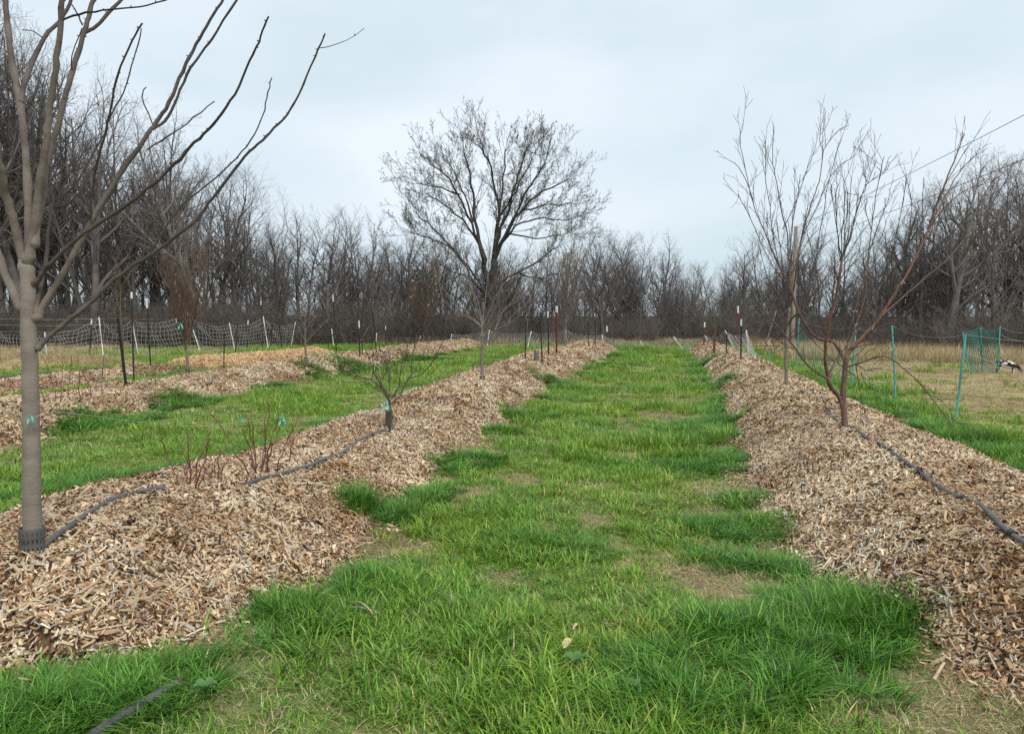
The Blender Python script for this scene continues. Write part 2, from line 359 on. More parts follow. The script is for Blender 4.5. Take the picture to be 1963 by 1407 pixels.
mid = [tuft('mid_tuft_%d' % i, 60 + i, 22, 0.08, 0.105, 0.0092, 0.8, GREEN[:4] + LUSH[:1], M['grass']) for i in range(4)]
dry = [tuft('dry_tuft_%d' % i, 80 + i, 26, 0.09, 0.05, 0.0035, 1.5, DRY, M['dry']) for i in range(4)]
tall_dry = [tuft('tall_dry_tuft_%d' % i, 90 + i, 40, 0.22, 0.55, 0.010, 0.45, DRY[:3], M['dry']) for i in range(3)]
GC = source_collection('grass_sources', lawn + mid)
names = sorted(o.name for o in lawn + mid)
GI_lawn = [names.index(o.name) for o in lawn]; GI_mid = [names.index(o.name) for o in mid]
LC = source_collection('lush_sources', lush); DC = source_collection('dry_sources', dry); TC = source_collection('tall_dry_sources', tall_dry)

BARE = [(700, 1060, .28), (1400, 945, .34), (1350, 985, .2), (1440, 1055, .3), (1430, 1125, .3), (1330, 1100, .15), (1620, 1320, .36), (1850, 1380, .4), (470, 1225, .24), (440, 1290, .17), (900, 955, .25), (800, 1050, .13),
        (1260, 800, .35), (1290, 770, .3), (1500, 935, .3), (1180, 760, .25), (960, 1110, .12), (620, 1160, .1), (1050, 1020, .12), (1130, 1000, .1), (1560, 1110, .22), (1470, 975, .2), (660, 1020, .18), (640, 1130, .14), (1640, 1120, .16), (560, 1215, .12), (760, 1010, .15), (1200, 870, .2), (1010, 925, .2), (1420, 905, .2), (1960, 1330, .3), (840, 1170, .1), (1150, 930, .15)]
BARE = [(gp(u, v), r * 1.25) for u, v, r in BARE]
def bareness(x, y):
    m = np.zeros_like(x)
    for p, r in BARE:
        e = 1 + 0.3 * nse(x * 3 + p[0], y * 3)
        m = np.maximum(m, np.clip(1.35 - np.hypot((x - p[0]), (y - p[1]) * 0.75) / (r * e), 0, 1))
    return m
def edge_dist(x, y):     # distance outside the nearest mulch edge
    d = np.full(np.shape(x), 9.0)
    for bd in BEDS.values():
        l, r = bed_edges(bd, y); k = (y > bd['y'][0] - .2) & (y < bd['y'][-1])
        d = np.where(k, np.minimum(d, np.minimum(np.abs(x - l), np.abs(x - r))), d)
    return d
def sample(n, x0, x1, y0, y1): return R.uniform(x0, x1, n), R.uniform(y0, y1, n)
def tilt(n, a=0.12): return np.stack([R.normal(0, a, n), R.normal(0, a, n), R.uniform(0, 6.283, n)], -1)

def grass_zone(x, y):    # 1 in the mown strips, less in the dry fields
    g = np.where(x > 4.7, np.clip(0.75 * nse(x, y, 0.8) - (x - 4.7) * 0.10 + 0.25, 0, 1), 1.0)
    g = np.where(x < -17.5, 0.45, g); return g
Ps, sc, ix = [], [], []
Ds, dsc = [], []
for (x0, x1, y0, y1, n, s0) in ((-4.5, 2.6, 1.2, 4.2, 15000, 0.95), (-6, 3.5, 4.2, 8, 17000, 1.05), (-14, 7, 8, 16, 26000, 1.45), (-26, 14, 16, 38, 34000, 2.3), (-9, -4.3, 4, 9, 6500, 1.1)):
    x, y = sample(n, x0, x1, y0, y1)
    bn = bareness(x, y); ed = edge_dist(x, y)
    thin = np.clip(0.88 - 0.5 * np.clip(nse(x + 5, y, 1.3), 0, 1) - np.where((ed < 0.22 + 0.16 * nse(x, y, 1.7)) & (y < 14), 0.75, 0), 0.06, 1)
    keep = (R.uniform(size=n) < (1 - bn) * thin * grass_zone(x, y)) & ~in_bed(x, y, -0.03 if y0 < 8 else 0)
    isdry = ~keep & ~in_bed(x, y, -0.05) & (R.uniform(size=n) < np.where((bn > 0.3) | (ed < 0.35), 0.85, np.where(x > 4.4, 0.95, 0.35)))
    P = np.stack([x, y, zg(x, y)], -1)
    k = keep & seen(P); lux = np.clip(0.9 + 0.5 * nse(x, y, 0.9) + 0.25 * nse(x, y, 3.1), 0.45, 1.5)
    Ps.append(P[k]); sc.append((s0 * lux * R.uniform(0.75, 1.25, n))[k])
    m = nse(x + 2, y - 4, 0.75) + R.normal(0, 0.35, n) > np.where(x > -4, 0.02, 0.4)
    ix.append(np.where(m, R.choice(GI_mid, n), R.choice(GI_lawn, n))[k])
    k2 = isdry & seen(P); Ds.append(P[k2]); dsc.append((s0 * 0.95 * R.uniform(0.7, 1.3, n))[k2])
P = np.concatenate(Ps); s_ = np.concatenate(sc); i_ = np.concatenate(ix); n = len(P)
tag(scatter('grass', P, tilt(n), np.stack([s_ ** 0.6, s_ ** 0.6, s_], -1), i_, GC), 'bright green grass growing in the strips between the mulched rows', 'grass')
P = np.concatenate(Ds); s_ = np.concatenate(dsc); n2 = len(P)
tag(scatter('dry_grass', P, tilt(n2), np.stack([s_, s_, s_ * 0.8], -1), R.integers(0, 4, n2), DC), 'flattened tan dry grass on the bare patches and the hay field', 'dry grass')

# --- lush dark clumps along the mulch edges (photo pixel, radius m, height factor)
CL = [(720, 995, .26, 1.35), (690, 1000, .2, .9), (830, 960, .3, 1.0), (770, 990, .2, .8), (720, 1120, .28, .95), (560, 1165, .2, 1.0), (535, 1205, .26, .9), (640, 1180, .25, .7), (330, 1312, .24, .9), (80, 1360, .3, 1.0), (190, 1365, .22, .8), (20, 1385, .3, .9),
      (1330, 825, .5, 1.0), (1395, 815, .42, 1.1), (1340, 895, .45, .95), (1390, 880, .3, .95), (1290, 850, .5, .8), (1000, 800, .5, 1.0), (970, 830, .35, .85), (900, 890, .4, .95), (860, 905, .25, .9), (1420, 962, .24, .75), (1440, 1015, .34, .8), (1370, 1010, .25, .7), (1475, 1090, .22, .85), (1390, 1070, .22, .7),
      (1600, 1185, .36, 1.2), (1680, 1195, .25, 1.1), (1540, 1165, .2, 1.05), (1500, 1250, .42, 1.15), (1440, 1240, .3, .95), (1560, 1225, .34, 1.0), (1400, 1330, .35, .8), (1300, 1350, .4, .75),
      (1790, 825, .38, 1.25), (1850, 845, .45, 1.3), (1920, 875, .5, 1.35), (1963, 905, .4, 1.2), (1660, 775, .6, 1.0), (1690, 785, .4, .9), (1590, 740, .6, .9), (1540, 720, .5, .8), (1720, 800, .3, .7),
      (540, 860, .45, 1.0), (590, 845, .4, 1.0), (490, 880, .45, 1.0), (430, 895, .4, .9), (660, 815, .45, .9), (720, 790, .5, .8), (330, 910, .3, .8), (200, 930, .35, .9), (60, 950, .35, .9),
      (190, 815, .5, 1.2), (150, 825, .4, 1.0), (250, 805, .4, .9), (340, 780, .5, 1.0), (380, 772, .4, .9), (600, 725, .6, 1.0), (660, 712, .8, 1.0), (700, 708, .6, .9), (120, 725, .5, 1.0), (820, 690, 1.0, .9), (980, 700, .6, .7),
      (1020, 1045, .2, .7), (1120, 1060, .2, .55), (1060, 740, .6, .7), (1380, 745, .5, .7), (1355, 705, .7, .7), (1180, 700, .8, .6)]
Ps, sc = [], []
for u, v, r, h in CL:
    p = gp(u, v); n = int(125 * r * r / (0.25 + 0.12 * depth(p) / 4)) + 8
    a = R.uniform(0, 6.283, n); rr = r * np.sqrt(R.uniform(0, 1, n)) * (1 + 0.25 * np.sin(3 * a + u))
    x = p[0] + rr * np.cos(a); y = p[1] + rr * np.sin(a)
    Ps.append(np.stack([x, y, surf(x, y) - 0.005], -1)); sc.append(h * np.clip(1.12 - 0.5 * rr / r, 0.45, 1.2) * R.uniform(0.6, 1.2, n) * (1 + 0.3 * nse(x, y, 4.0)))
# a looser lush fringe all along the mulch edges
x, y = sample(60000, -11, 5, 1.5, 34); ed = edge_dist(x, y)
k = (ed < 0.30 + 0.2 * nse(x, y, 1.1)) & ~in_bed(x, y, -0.02) & (nse(x * 0.4 + 7, y, 1.4) > 0.15) & (bareness(x, y) < 0.2) & ~((x < -1.5) & (y < 5.2)) & (R.uniform(size=len(x)) < np.clip(y / 12, 0.3, 1))
x, y = x[k], y[k]; Ps.append(np.stack([x, y, zg(x, y)], -1)); sc.append(R.uniform(0.35, 0.75, len(x)))
P = np.concatenate(Ps); s_ = np.concatenate(sc); k = seen(P); P, s_ = P[k], s_[k]; n = len(P)
far = 1 + np.clip((np.linalg.norm(P, axis=1) - 8) / 14, 0, 1.0)
tag(scatter('lush_grass', P, tilt(n, 0.15), np.stack([0.9 * far, 0.9 * far, s_], -1), R.integers(0, 4, n), LC), 'tall dark green grass clumps crowding the mulch edges', 'grass')

# --- tall dry grass at the foot of the wood and in the right field
x, y = sample(5200, 4.8, 34, 24, 42)
k = (y > 26.5 + 1.5 * nse(x, y, 0.5)) & (nse(x, y, 0.35) + R.normal(0, .25, len(x)) > -0.35); x, y = x[k], y[k]
x2, y2 = sample(1300, -34, -15.5, 16, 33); k = (x2 < -20 - (y2 - 16) * 0.25); x2, y2 = x2[k], y2[k]
x3, y3 = sample(500, -22, 6, 39, 44)
x = np.concatenate([x, x2, x3]); y = np.concatenate([y, y2, y3]); hh = np.concatenate([np.full(len(k) * 0 + len(x) - len(x2) - len(x3), 1.0), np.full(len(x2), 0.55), np.full(len(x3), 0.8)]) * R.uniform(0.5, 1.2, len(x))
P = np.stack([x, y, zg(x, y)], -1); n = len(P)
tag(scatter('tall_dry_grass', P, tilt(n, 0.1), np.stack([1.2 + 0 * hh, 1.2 + 0 * hh, hh], -1), R.integers(0, 3, n), TC), 'tall straw-coloured dry grass standing along the edge of the wood', 'dry grass')

# --- wood chips
CHIP = [(0.68, 0.53, 0.34), (0.84, 0.74, 0.55), (0.53, 0.37, 0.22), (0.33, 0.19, 0.10), (0.10, 0.056, 0.034), (0.54, 0.49, 0.42), (0.50, 0.27, 0.12)]
CW = np.array([23, 24, 15, 15, 19, 13, 4]) / 113.0
ORANGE = [(0.66, 0.47, 0.28), (0.74, 0.57, 0.37), (0.54, 0.34, 0.18), (0.38, 0.22, 0.11)]
def rotm(a, b, c):
    ca, sa, cb, sb, cc, sc_ = math.cos(a), math.sin(a), math.cos(b), math.sin(b), math.cos(c), math.sin(c)
    return np.array([[cc, -sc_, 0], [sc_, cc, 0], [0, 0, 1]]) @ np.array([[cb, 0, sb], [0, 1, 0], [-sb, 0, cb]]) @ np.array([[1, 0, 0], [0, ca, -sa], [0, sa, ca]])
CHIPF = np.array([[3, 2, 1, 0], [4, 5, 6, 7], [0, 1, 5, 4], [1, 2, 6, 5], [2, 3, 7, 6], [3, 0, 4, 7]])
def chip_verts(g, L, W, T):
    e1, e2 = g.uniform(0.25, 1.0, 2); sk = g.uniform(-0.5, 0.5, 4) * W
    V = np.array([[-L + sk[0], -W * e1, -T], [L + sk[1], -W * e2, -T], [L * g.uniform(.8, 1) + sk[2], W * e2, -T], [-L * g.uniform(.8, 1) + sk[3], W * e1, -T]])
    U = V * [0.97, 0.9, 1] + [0, 0, 2 * T]; U[:, 2] += g.normal(0, 0.25, 4) * T
    return np.concatenate([V, U])
def chip_patch(name, seed, n, rad, pal, pw, material, big=1.0):
    g = np.random.default_rng(seed); mb = MB()
    for i in range(n):
        L = 0.5 * min(0.11, g.lognormal(math.log(0.029), 0.68)) * big; W = 0.5 * min(2 * L * 0.7, g.lognormal(math.log(0.0105), 0.45) * big); T = g.uniform(0.0012, 0.003)
        a = g.uniform(0, 6.283); r = rad * math.sqrt(g.uniform())
        V = chip_verts(g, L, W, T) @ rotm(g.normal(0, 0.6), g.normal(0, 0.42), g.uniform(0, 6.283)).T
        mb.add(V + [r * math.cos(a), r * math.sin(a), g.uniform(-0.008, 0.024)], [CHIPF], np.array(pal[g.choice(len(pal), p=pw)]) * g.uniform(0.8, 1.18))
    return obj(name, mb.mesh(name, False), material, link=False)
CHC = source_collection('chip_sources', [chip_patch('chip_patch_%d' % i, 100 + i, 46, 0.10, CHIP, CW, M['chips'], 1.0 + 0.1 * (i % 3)) for i in range(9)])
OHC = source_collection('orange_chip_sources', [chip_patch('fresh_chip_patch_%d' % i, 120 + i, 46, 0.11, ORANGE, np.full(4, .25), M['chips_orange']) for i in range(4)])
def normal_rot(x, y):
    e = 0.03; dx = (surf(x + e, y) - surf(x - e, y)) / (2 * e); dy = (surf(x, y + e) - surf(x, y - e)) / (2 * e)
    ry = np.arctan(-dx); rx = np.arctan(dy * np.cos(ry)); return rx, -np.arctan(dx), np.zeros_like(x)
def euler_on_slope(x, y, spin):
    e = 0.04; dx = np.clip((surf(x + e, y) - surf(x - e, y)) / (2 * e), -1, 1); dy = np.clip((surf(x, y + e) - surf(x, y - e)) / (2 * e), -1, 1)
    out = np.empty((len(x), 3))
    for i in range(len(x)):
        nrm = Vector((-dx[i], -dy[i], 1)).normalized()
        qq = Vector((0, 0, 1)).rotation_difference(nrm) @ __import__('mathutils').Quaternion((0, 0, 1), spin[i])
        out[i] = qq.to_euler()
    return out
for key, zones in {'A': ((2.4, 9, 4600, 1.0), (9, 18, 2600, 1.35), (18, 34, 2200, 2.0)), 'B': ((2.2, 9, 4600, 1.0), (9, 18, 2600, 1.35), (18, 34, 2200, 2.0)),
                   'C': ((6, 16, 3200, 1.35), (16, 36, 2600, 2.0)), 'D': ((11, 18.7, 1100, 1.6),), 'E': ((19.5, 27.5, 1100, 1.9),)}.items():
    bd = BEDS[key]; Ps, sc = [], []
    for y0, y1, n, s0 in zones:
        y = R.uniform(y0, y1, n); l, r = bed_edges(bd, y); x = l + (r - l) * R.uniform(-0.02, 1.02, n)
        P = np.stack([x, y, surf(x, y)], -1); k = seen(P) & (bed_z(bd, x, y) > -0.02)
        Ps.append(P[k]); sc.append(s0 * R.uniform(0.85, 1.2, k.sum()))
    P = np.concatenate(Ps); s_ = np.concatenate(sc); n = len(P)
    o = scatter('mulch', P, euler_on_slope(P[:, 0], P[:, 1], R.uniform(0, 6.283, n)), np.stack([s_, s_, s_], -1), R.integers(0, 4 if key == 'E' else 9, n), OHC if key == 'E' else CHC, BEDOBJ[key])

# stray chips thinning out past the mulch edges
SHC = source_collection('stray_sources', [chip_patch('stray_patch_%d' % i, 140 + i, 7, 0.09, CHIP, CW, M['chips']) for i in range(5)])
for key in ('A', 'B', 'C'):
    bd = BEDS[key]; n = 1500; y = R.uniform(max(bd['y'][0] - .1, 2.0), 22, n); l, r = bed_edges(bd, y); of = np.abs(R.normal(0, .16, n)); sd_ = R.uniform(size=n) < .5
    x = np.where(sd_, l - of, r + of); P = np.stack([x, y, zg(x, y) + .01], -1); P = P[seen(P)]; n = len(P); s_ = R.uniform(.8, 1.3, n)
    scatter('stray_chips', P, tilt(n, .1), np.stack([s_, s_, s_], -1), R.integers(0, 5, n), SHC, BEDOBJ[key])

# the largest chips, one by one, on the near faces of the two front mounds
chip_mats = [mat('chip_%d' % i, c, 0.85, tuple(np.array(c) * 0.72), 30, stretch=(0.3, 1, 1), bump=0.2) for i, c in enumerate([(0.62, 0.47, 0.31), (0.70, 0.60, 0.46), (0.50, 0.33, 0.19), (0.42, 0.38, 0.33), (0.34, 0.19, 0.10)])]
g = np.random.default_rng(5); chip_meshes = []
for i in range(14):
    mb = MB(); L = g.uniform(0.02, 0.05); mb.add(chip_verts(g, L, g.uniform(0.006, 0.014), g.uniform(0.0018, 0.004)), [CHIPF])
    me = mb.mesh('wood_chip', False); me.materials.append(chip_mats[[0, 1, 2, 0, 3, 1, 4][i % 7]]); chip_meshes.append(me)
for key, n, (yy0, yy1) in (('A', 150, (2.55, 5.2)), ('B', 150, (3.0, 6.2))):
    bd = BEDS[key]; c = 0
    while c < n:
        y = g.uniform(yy0, yy1); l, r = bed_edges(bd, np.array([y])); x = float(l[0] + (r[0] - l[0]) * g.uniform(0.02, 0.98))
        z = S((x, y)); u, v, d = proj(np.array([[x, y, z]]))
        if not (-10 < u[0] < 1975 and v[0] < 1405) or bed_z(bd, np.array([x]), np.array([y]))[0] < 0.01: continue
        o = bpy.data.objects.new('wood_chip', chip_meshes[c % 14]); COL.objects.link(o); o.parent = BEDOBJ[key]
        e = euler_on_slope(np.array([x]), np.array([y]), np.array([g.uniform(0, 6.283)]))[0]
        o.location = (x, y, z + g.uniform(0.012, 0.022)); o.rotation_euler = e + g.normal(0, 0.16, 3); c += 1

# sticks lying on the mulch
def smooth(P, n):
    P = np.asarray(P, float)
    if len(P) < 3: return P[0] + (P[-1] - P[0]) * np.linspace(0, 1, n)[:, None]
    Q = np.vstack([2 * P[0] - P[1], P, 2 * P[-1] - P[-2]]); t_ = np.linspace(0, len(P) - 1 - 1e-6, n); i = t_.astype(int); f = (t_ - i)[:, None]
    a, b_, c, d = Q[i], Q[i + 1], Q[i + 2], Q[i + 3]
    return 0.5 * (2 * b_ + (c - a) * f + (2 * a - 5 * b_ + 4 * c - d) * f ** 2 + (3 * b_ - 3 * c + d - a) * f ** 3)
g = np.random.default_rng(11)
STK = [(655, 1165, 735, 1215, 'A'), (740, 1190, 640, 1180, 'A'), (480, 1075, 520, 1100, 'A'), (560, 935, 640, 940, 'A'), (490, 940, 525, 965, 'A'), (1500, 905, 1545, 893, 'B'), (1504, 850, 1507, 880, 'B'), (1420, 862, 1490, 845, 'B'), (1440, 852, 1500, 868, 'B'), (1620, 1110, 1675, 1050, 'B'), (1600, 1130, 1650, 1110, 'B'), (1820, 1160, 1835, 1210, 'B'), (1790, 1315, 1810, 1290, 'B'), (1530, 890, 1540, 925, 'B'), (850, 855, 880, 845, 'A'), (900, 780, 930, 790, 'A')]
for i, (u0, v0, u1, v1, key) in enumerate(STK):
    a, c = on(u0, v0), on(u1, v1); a[2] += 0.03; c[2] += 0.025; m_ = (a + c) / 2 + g.normal(0, 0.02, 3); m_[2] = max(S(m_), m_[2]) + 0.025
    mb = MB(); mb.tube(smooth([a, m_, c], 10), np.linspace(0.007, 0.0035, 10) * g.uniform(.7, 1.3), 6)
    obj('stick', mb, chip_mats[[0, 3, 2, 1][i % 4]], BEDOBJ[key])

# ------------------------------------------------------------------ branching
def unit(v): return v / (np.linalg.norm(v, axis=-1, keepdims=True) + 1e-9)
def grow(g, start, d, L, r, lvl, P, out):      # grows a whole level of branches at once
    pos = np.atleast_2d(np.asarray(start, float)); N = len(pos); D = unit(np.atleast_2d(np.asarray(d, float))); L = np.broadcast_to(np.asarray(L, float), (N,)); r = np.broadcast_to(np.asarray(r, float), (N,))
    n = P['seg'][lvl]; pts = [pos]; dirs = [D]
    for i in range(n):
        D = D + g.normal(0, P['gnarl'][lvl], (N, 3)); D[:, 2] += P['up'][lvl]; D = unit(D)
        pts.append(pts[-1] + D * (L / n)[:, None]); dirs.append(D)
    pts = np.stack(pts, 1); dirs = np.stack(dirs, 1); rr = r[:, None] * (1 - np.linspace(0, 1, n + 1) * P['taper'][lvl])[None]
    out.append((pts, rr, lvl))
    if lvl + 1 >= len(P['seg']): return
    m = max(1, int(P['nb'][lvl] * g.uniform(0.85, 1.15) + 0.5))
    tt = np.minimum(P['t0'][lvl] + (1 - P['t0'][lvl]) * (np.arange(m)[None] + g.uniform(0.2, 0.9, (N, m))) / m, 0.98)
    f = tt * n; i = f.astype(int); fr = (f - i)[..., None]; row = np.arange(N)[:, None]
    p = pts[row, i] * (1 - fr) + pts[row, i + 1] * fr; dd = dirs[row, i + 1]
    a = unit(np.cross(dd, np.where(np.abs(dd[..., 2:]) < 0.95, [0.3, 0.2, 1.0], [1.0, 0, 0]))); b_ = np.cross(dd, a)
    az = g.uniform(0, 6.283, (N, 1)) + np.arange(m)[None] * 2.4 + g.normal(0, 0.4, (N, m)); ang = P['ang'][lvl] * g.uniform(0.7, 1.3, (N, m))
    nd = dd * np.cos(ang)[..., None] + (a * np.cos(az)[..., None] + b_ * np.sin(az)[..., None]) * np.sin(ang)[..., None]
    ll = L[:, None] * P['len'][lvl] * (1.05 - P['lt'][lvl] * tt) * g.uniform(0.65, 1.2, (N, m))
    r2 = np.minimum(rr[row, i] * 0.75, r[:, None] * P['rr'][lvl] * (1.1 - 0.5 * tt))
    grow(g, p.reshape(-1, 3), nd.reshape(-1, 3), ll.ravel(), r2.ravel(), lvl + 1, P, out)
def flat(out):
    for pts, rr, l in out:
        for a, b_ in zip(pts, rr): yield a, b_, l
def branches_mesh(out, name, lv, kmin=3):
    mb = MB()
    for pts, rr, l in out:
        if l in lv: mb.tubes(pts, np.maximum(rr, 0.0028), 8 if l == 0 else (5 if l == 1 else 3))
    return mb.mesh(name)
def P_(seg, gnarl, up_, taper, nb, t0, ang, ln, lt, rr): return dict(seg=seg, gnarl=gnarl, up=up_, taper=taper, nb=nb, t0=t0, ang=ang, len=ln, lt=lt, rr=rr)
KINDS = {
 'slender': P_([12, 7, 5, 3], [.03, .07, .10, .14], [.03, .08, .06, .04], [.9, .85, .8, .7], [17, 9, 6, 0], [.22, .2, .15], [.75, .7, .7], [.40, .45, .5], [.55, .45, .4], [.42, .5, .55]),
 'spreading': P_([9, 9, 6, 4, 3], [.05, .09, .12, .14, .16], [.02, .07, .05, .04, .02], [.75, .85, .85, .8, .7], [9, 8, 6, 4, 0], [.25, .2, .15, .1], [.7, .7, .7, .7], [.62, .5, .48, .5], [.35, .45, .4, .3], [.5, .5, .5, .55]),
 'tangled': P_([8, 8, 6, 3], [.06, .10, .14, .18], [.04, .08, .06, .03], [.8, .85, .8, .7], [12, 9, 6, 0], [.15, .15, .1], [.6, .65, .65], [.5, .5, .5], [.45, .4, .3], [.45, .5, .55]),
}
SRC = {}
for kind, spec in KINDS.items():
    for s_ in range(3):
        g = np.random.default_rng(300 + s_ * 7 + len(kind)); out = []
        grow(g, (0, 0, -0.15), (g.normal(0, .05), g.normal(0, .05), 1), {'slender': 9.6, 'spreading': 6.8, 'tangled': 7.0}[kind], {'slender': .125, 'spreading': .19, 'tangled': .10}[kind], 0, spec, out)
        if kind == 'tangled':
            for q_ in range(3): grow(g, (g.normal(0, .25), g.normal(0, .25), -0.15), (g.normal(0, .25), g.normal(0, .25), 1), g.uniform(4.5, 7), .06, 0, dict(spec, nb=[8, 6, 5, 0]), out)
        top = max(p[..., 2].max() for p, _, _ in out)
        a = branches_mesh(out, 'trunk', (0,)); b_ = branches_mesh(out, 'crown', (1, 2, 3, 4)); a.materials.append(M['bark_wood']); b_.materials.append(M['twig_wood'])
        SRC[(kind, s_)] = (a, b_, top)

# ------------------------------------------------------------------ the wood behind the orchard
SKY_U = [-400, -150, 0, 100, 200, 300, 400, 450, 500, 560, 650, 720, 800, 1000, 1100, 1150, 1240, 1300, 1340, 1400, 1440, 1520, 1600, 1680, 1720, 1800, 1850, 1900, 1963, 2100, 2500]
SKY_V = [-100, -80, -50, 50, 160, 220, 240, 300, 380, 390, 385, 405, 430, 470, 440, 415, 425, 475, 495, 490, 440, 425, 440, 420, 360, 310, 285, 295, 290, 290, 300]
FR_U = [-400, 0, 300, 500, 900, 1300, 1450, 1600, 1750, 1963, 2500]; FR_D = [30, 36, 38, 40, 43, 41, 40, 37, 32, 30, 30]
NAME = {'slender': 'slender_tree', 'spreading': 'spreading_tree', 'tangled': 'tangled_tree'}
g = np.random.default_rng(77)
def wood_tree(kind, s_, u, d, top_v, label=None, zmul=1.0):
    base = dp(u, 605, d); base[2] = 0; a, b_, top = SRC[(kind, s_)]
    h = max(2.0, ((605 - top_v) / F) * d + CH); s = h / top
    e = empty(NAME[kind], base, label or wood_label(kind, u, d), 'tree', None if label else 'bare trees of the wood')
    e.rotation_euler = (0, 0, g.uniform(0, 6.283)); w = s ** 0.75 * g.uniform(.85, 1.15); e.scale = (w, w, s)
    obj('trunk', a, None, e); obj('crown', b_, None, e)
LOOK = {'slender': 'slim straight bare tree', 'spreading': 'wide-limbed bare tree', 'tangled': 'tangled many-stemmed bare tree'}
MARK = [(150, 'behind the limbs of the large pale-barked tree'), (330, 'behind the two dark posts'), (520, 'behind the orange-shooted tree'), (700, 'behind the single-stemmed orchard tree'), (860, 'behind the white-blossomed tree'), (1030, 'behind the big round-crowned tree'), (1180, 'behind the red post of the left mound'), (1330, 'beyond the end of the grass strip'), (1450, 'behind the red post of the right mound'), (1580, 'behind the utility pole'), (1720, 'behind the peach tree'), (1850, 'behind the hay field'), (9999, 'behind the green netting')]
def wood_label(kind, u, d):
    w = next(t_ for m_, t_ in MARK if u < m_)
    return LOOK[kind] + (' fronting the wood ' if d < np.interp(u, FR_U, FR_D) + 5 else ' deep in the wood ') + w
us = np.linspace(-330, 2280, 165)
for i, u in enumerate(us):
    u = u + g.normal(0, 8); d = np.interp(u, FR_U, FR_D) + abs(g.normal(0, 6)) + (i % 3) * 2.2
    tv = np.interp(u, SKY_U, SKY_V); tv = 605 - (605 - tv) * (g.uniform(0.72, 1.03) if i % 3 else g.uniform(0.93, 1.06))
    kind = g.choice(['slender', 'spreading', 'tangled'], p=[.42, .2, .38] if 480 < u < 1700 else [.34, .42, .24])
    wood_tree(kind, int(g.integers(0, 3)), u, d, tv)
# trees of the right corner that stand out from the wood
wood_tree('spreading', 0, 1815, 30, 268, 'tall dark bare tree with a thick trunk behind the green netting')
wood_tree('spreading', 2, 1925, 33, 280, 'pale twisting bare tree at the edge of the wood by the green netting')
wood_tree('spreading', 1, 395, 37, 215, 'bare tree whose wide crown reaches over the wood behind the orange-shooted tree')
# deep part of the wood reads as one mass
WC = source_collection('wood_sources', [])
for i, ((kind, s_), (a, b_, top)) in enumerate(SRC.items()):
    if kind != 'slender' or True:
        jm = bpy.data.meshes.new('deep_tree')
        va = np.empty(len(a.vertices) * 3, np.float32); a.vertices.foreach_get('co', va); vb = np.empty(len(b_.vertices) * 3, np.float32); b_.vertices.foreach_get('co', vb)
        qa = np.empty(len(a.loops), np.int32); a.loops.foreach_get('vertex_index', qa); qb = np.empty(len(b_.loops), np.int32); b_.loops.foreach_get('vertex_index', qb)
        mj = MB(); mj.add(va.reshape(-1, 3), [qa.reshape(-1, 4)]); mj.add(vb.reshape(-1, 3), [qb.reshape(-1, 4)])
        WC.objects.link(obj('deep_tree_%02d' % i, mj.mesh('deep_tree'), M['bark_wood'], link=False))
n = 260; u = g.uniform(-500, 2450, n); d = g.uniform(50, 95, n)
P = np.array([dp(a, 605, b_) * [1, 1, 0] for a, b_ in zip(u, d)])
hh = ((605 - np.interp(u, SKY_U, SKY_V)) / F * np.interp(u, FR_U, FR_D) + CH) * g.uniform(0.7, 1.0, n) / 8.5
tag(scatter('distant_wood', P, np.stack([0 * u, 0 * u, g.uniform(0, 6.283, n)], -1), np.stack([hh ** .8, hh ** .8, hh], -1), g.integers(0, 9, n), WC), 'grey mass of bare trees deep in the wood', 'wood')
# scrub under the trees
def brush_mesh(seed):
    g = np.random.default_rng(seed); mb = MB(); sp = P_([6, 4, 2], [.10, .14, .18], [.05, .04, 0.02], [.8, .8, .7], [9, 5, 0], [.1, .1], [.7, .8], [.42, .45], [.35, .3], [.5, .6])
    for i in range(16):
        out = []; a = g.uniform(0, 6.283); grow(g, (g.normal(0, .55), g.normal(0, .55), -.05), (math.cos(a) * .45, math.sin(a) * .45, 1), g.uniform(1.2, 3.0), .016, 0, sp, out)
        for p, r_, l in out: mb.tubes(p, np.maximum(r_, .0045), 3)
    return mb.mesh('brush')
BC = source_collection('brush_sources', [obj('scrub_%d' % i, brush_mesh(500 + i), M['brush'], link=False) for i in range(4)])
n = 600; u = np.r_[g.uniform(-450, 2400, 430), g.uniform(-450, 700, 170)]; d = np.interp(u, FR_U, FR_D) + g.uniform(-3.0, 10, n)
P = np.array([dp(a, 605, b_) * [1, 1, 0] for a, b_ in zip(u, d)]); s_ = g.uniform(.4, .95, n)
tag(scatter('undergrowth', P, tilt(n, .08), np.stack([s_ * 1.3, s_ * 1.3, s_], -1), g.integers(0, 4, n), BC), 'brown leafless scrub filling the foot of the wood', 'undergrowth')

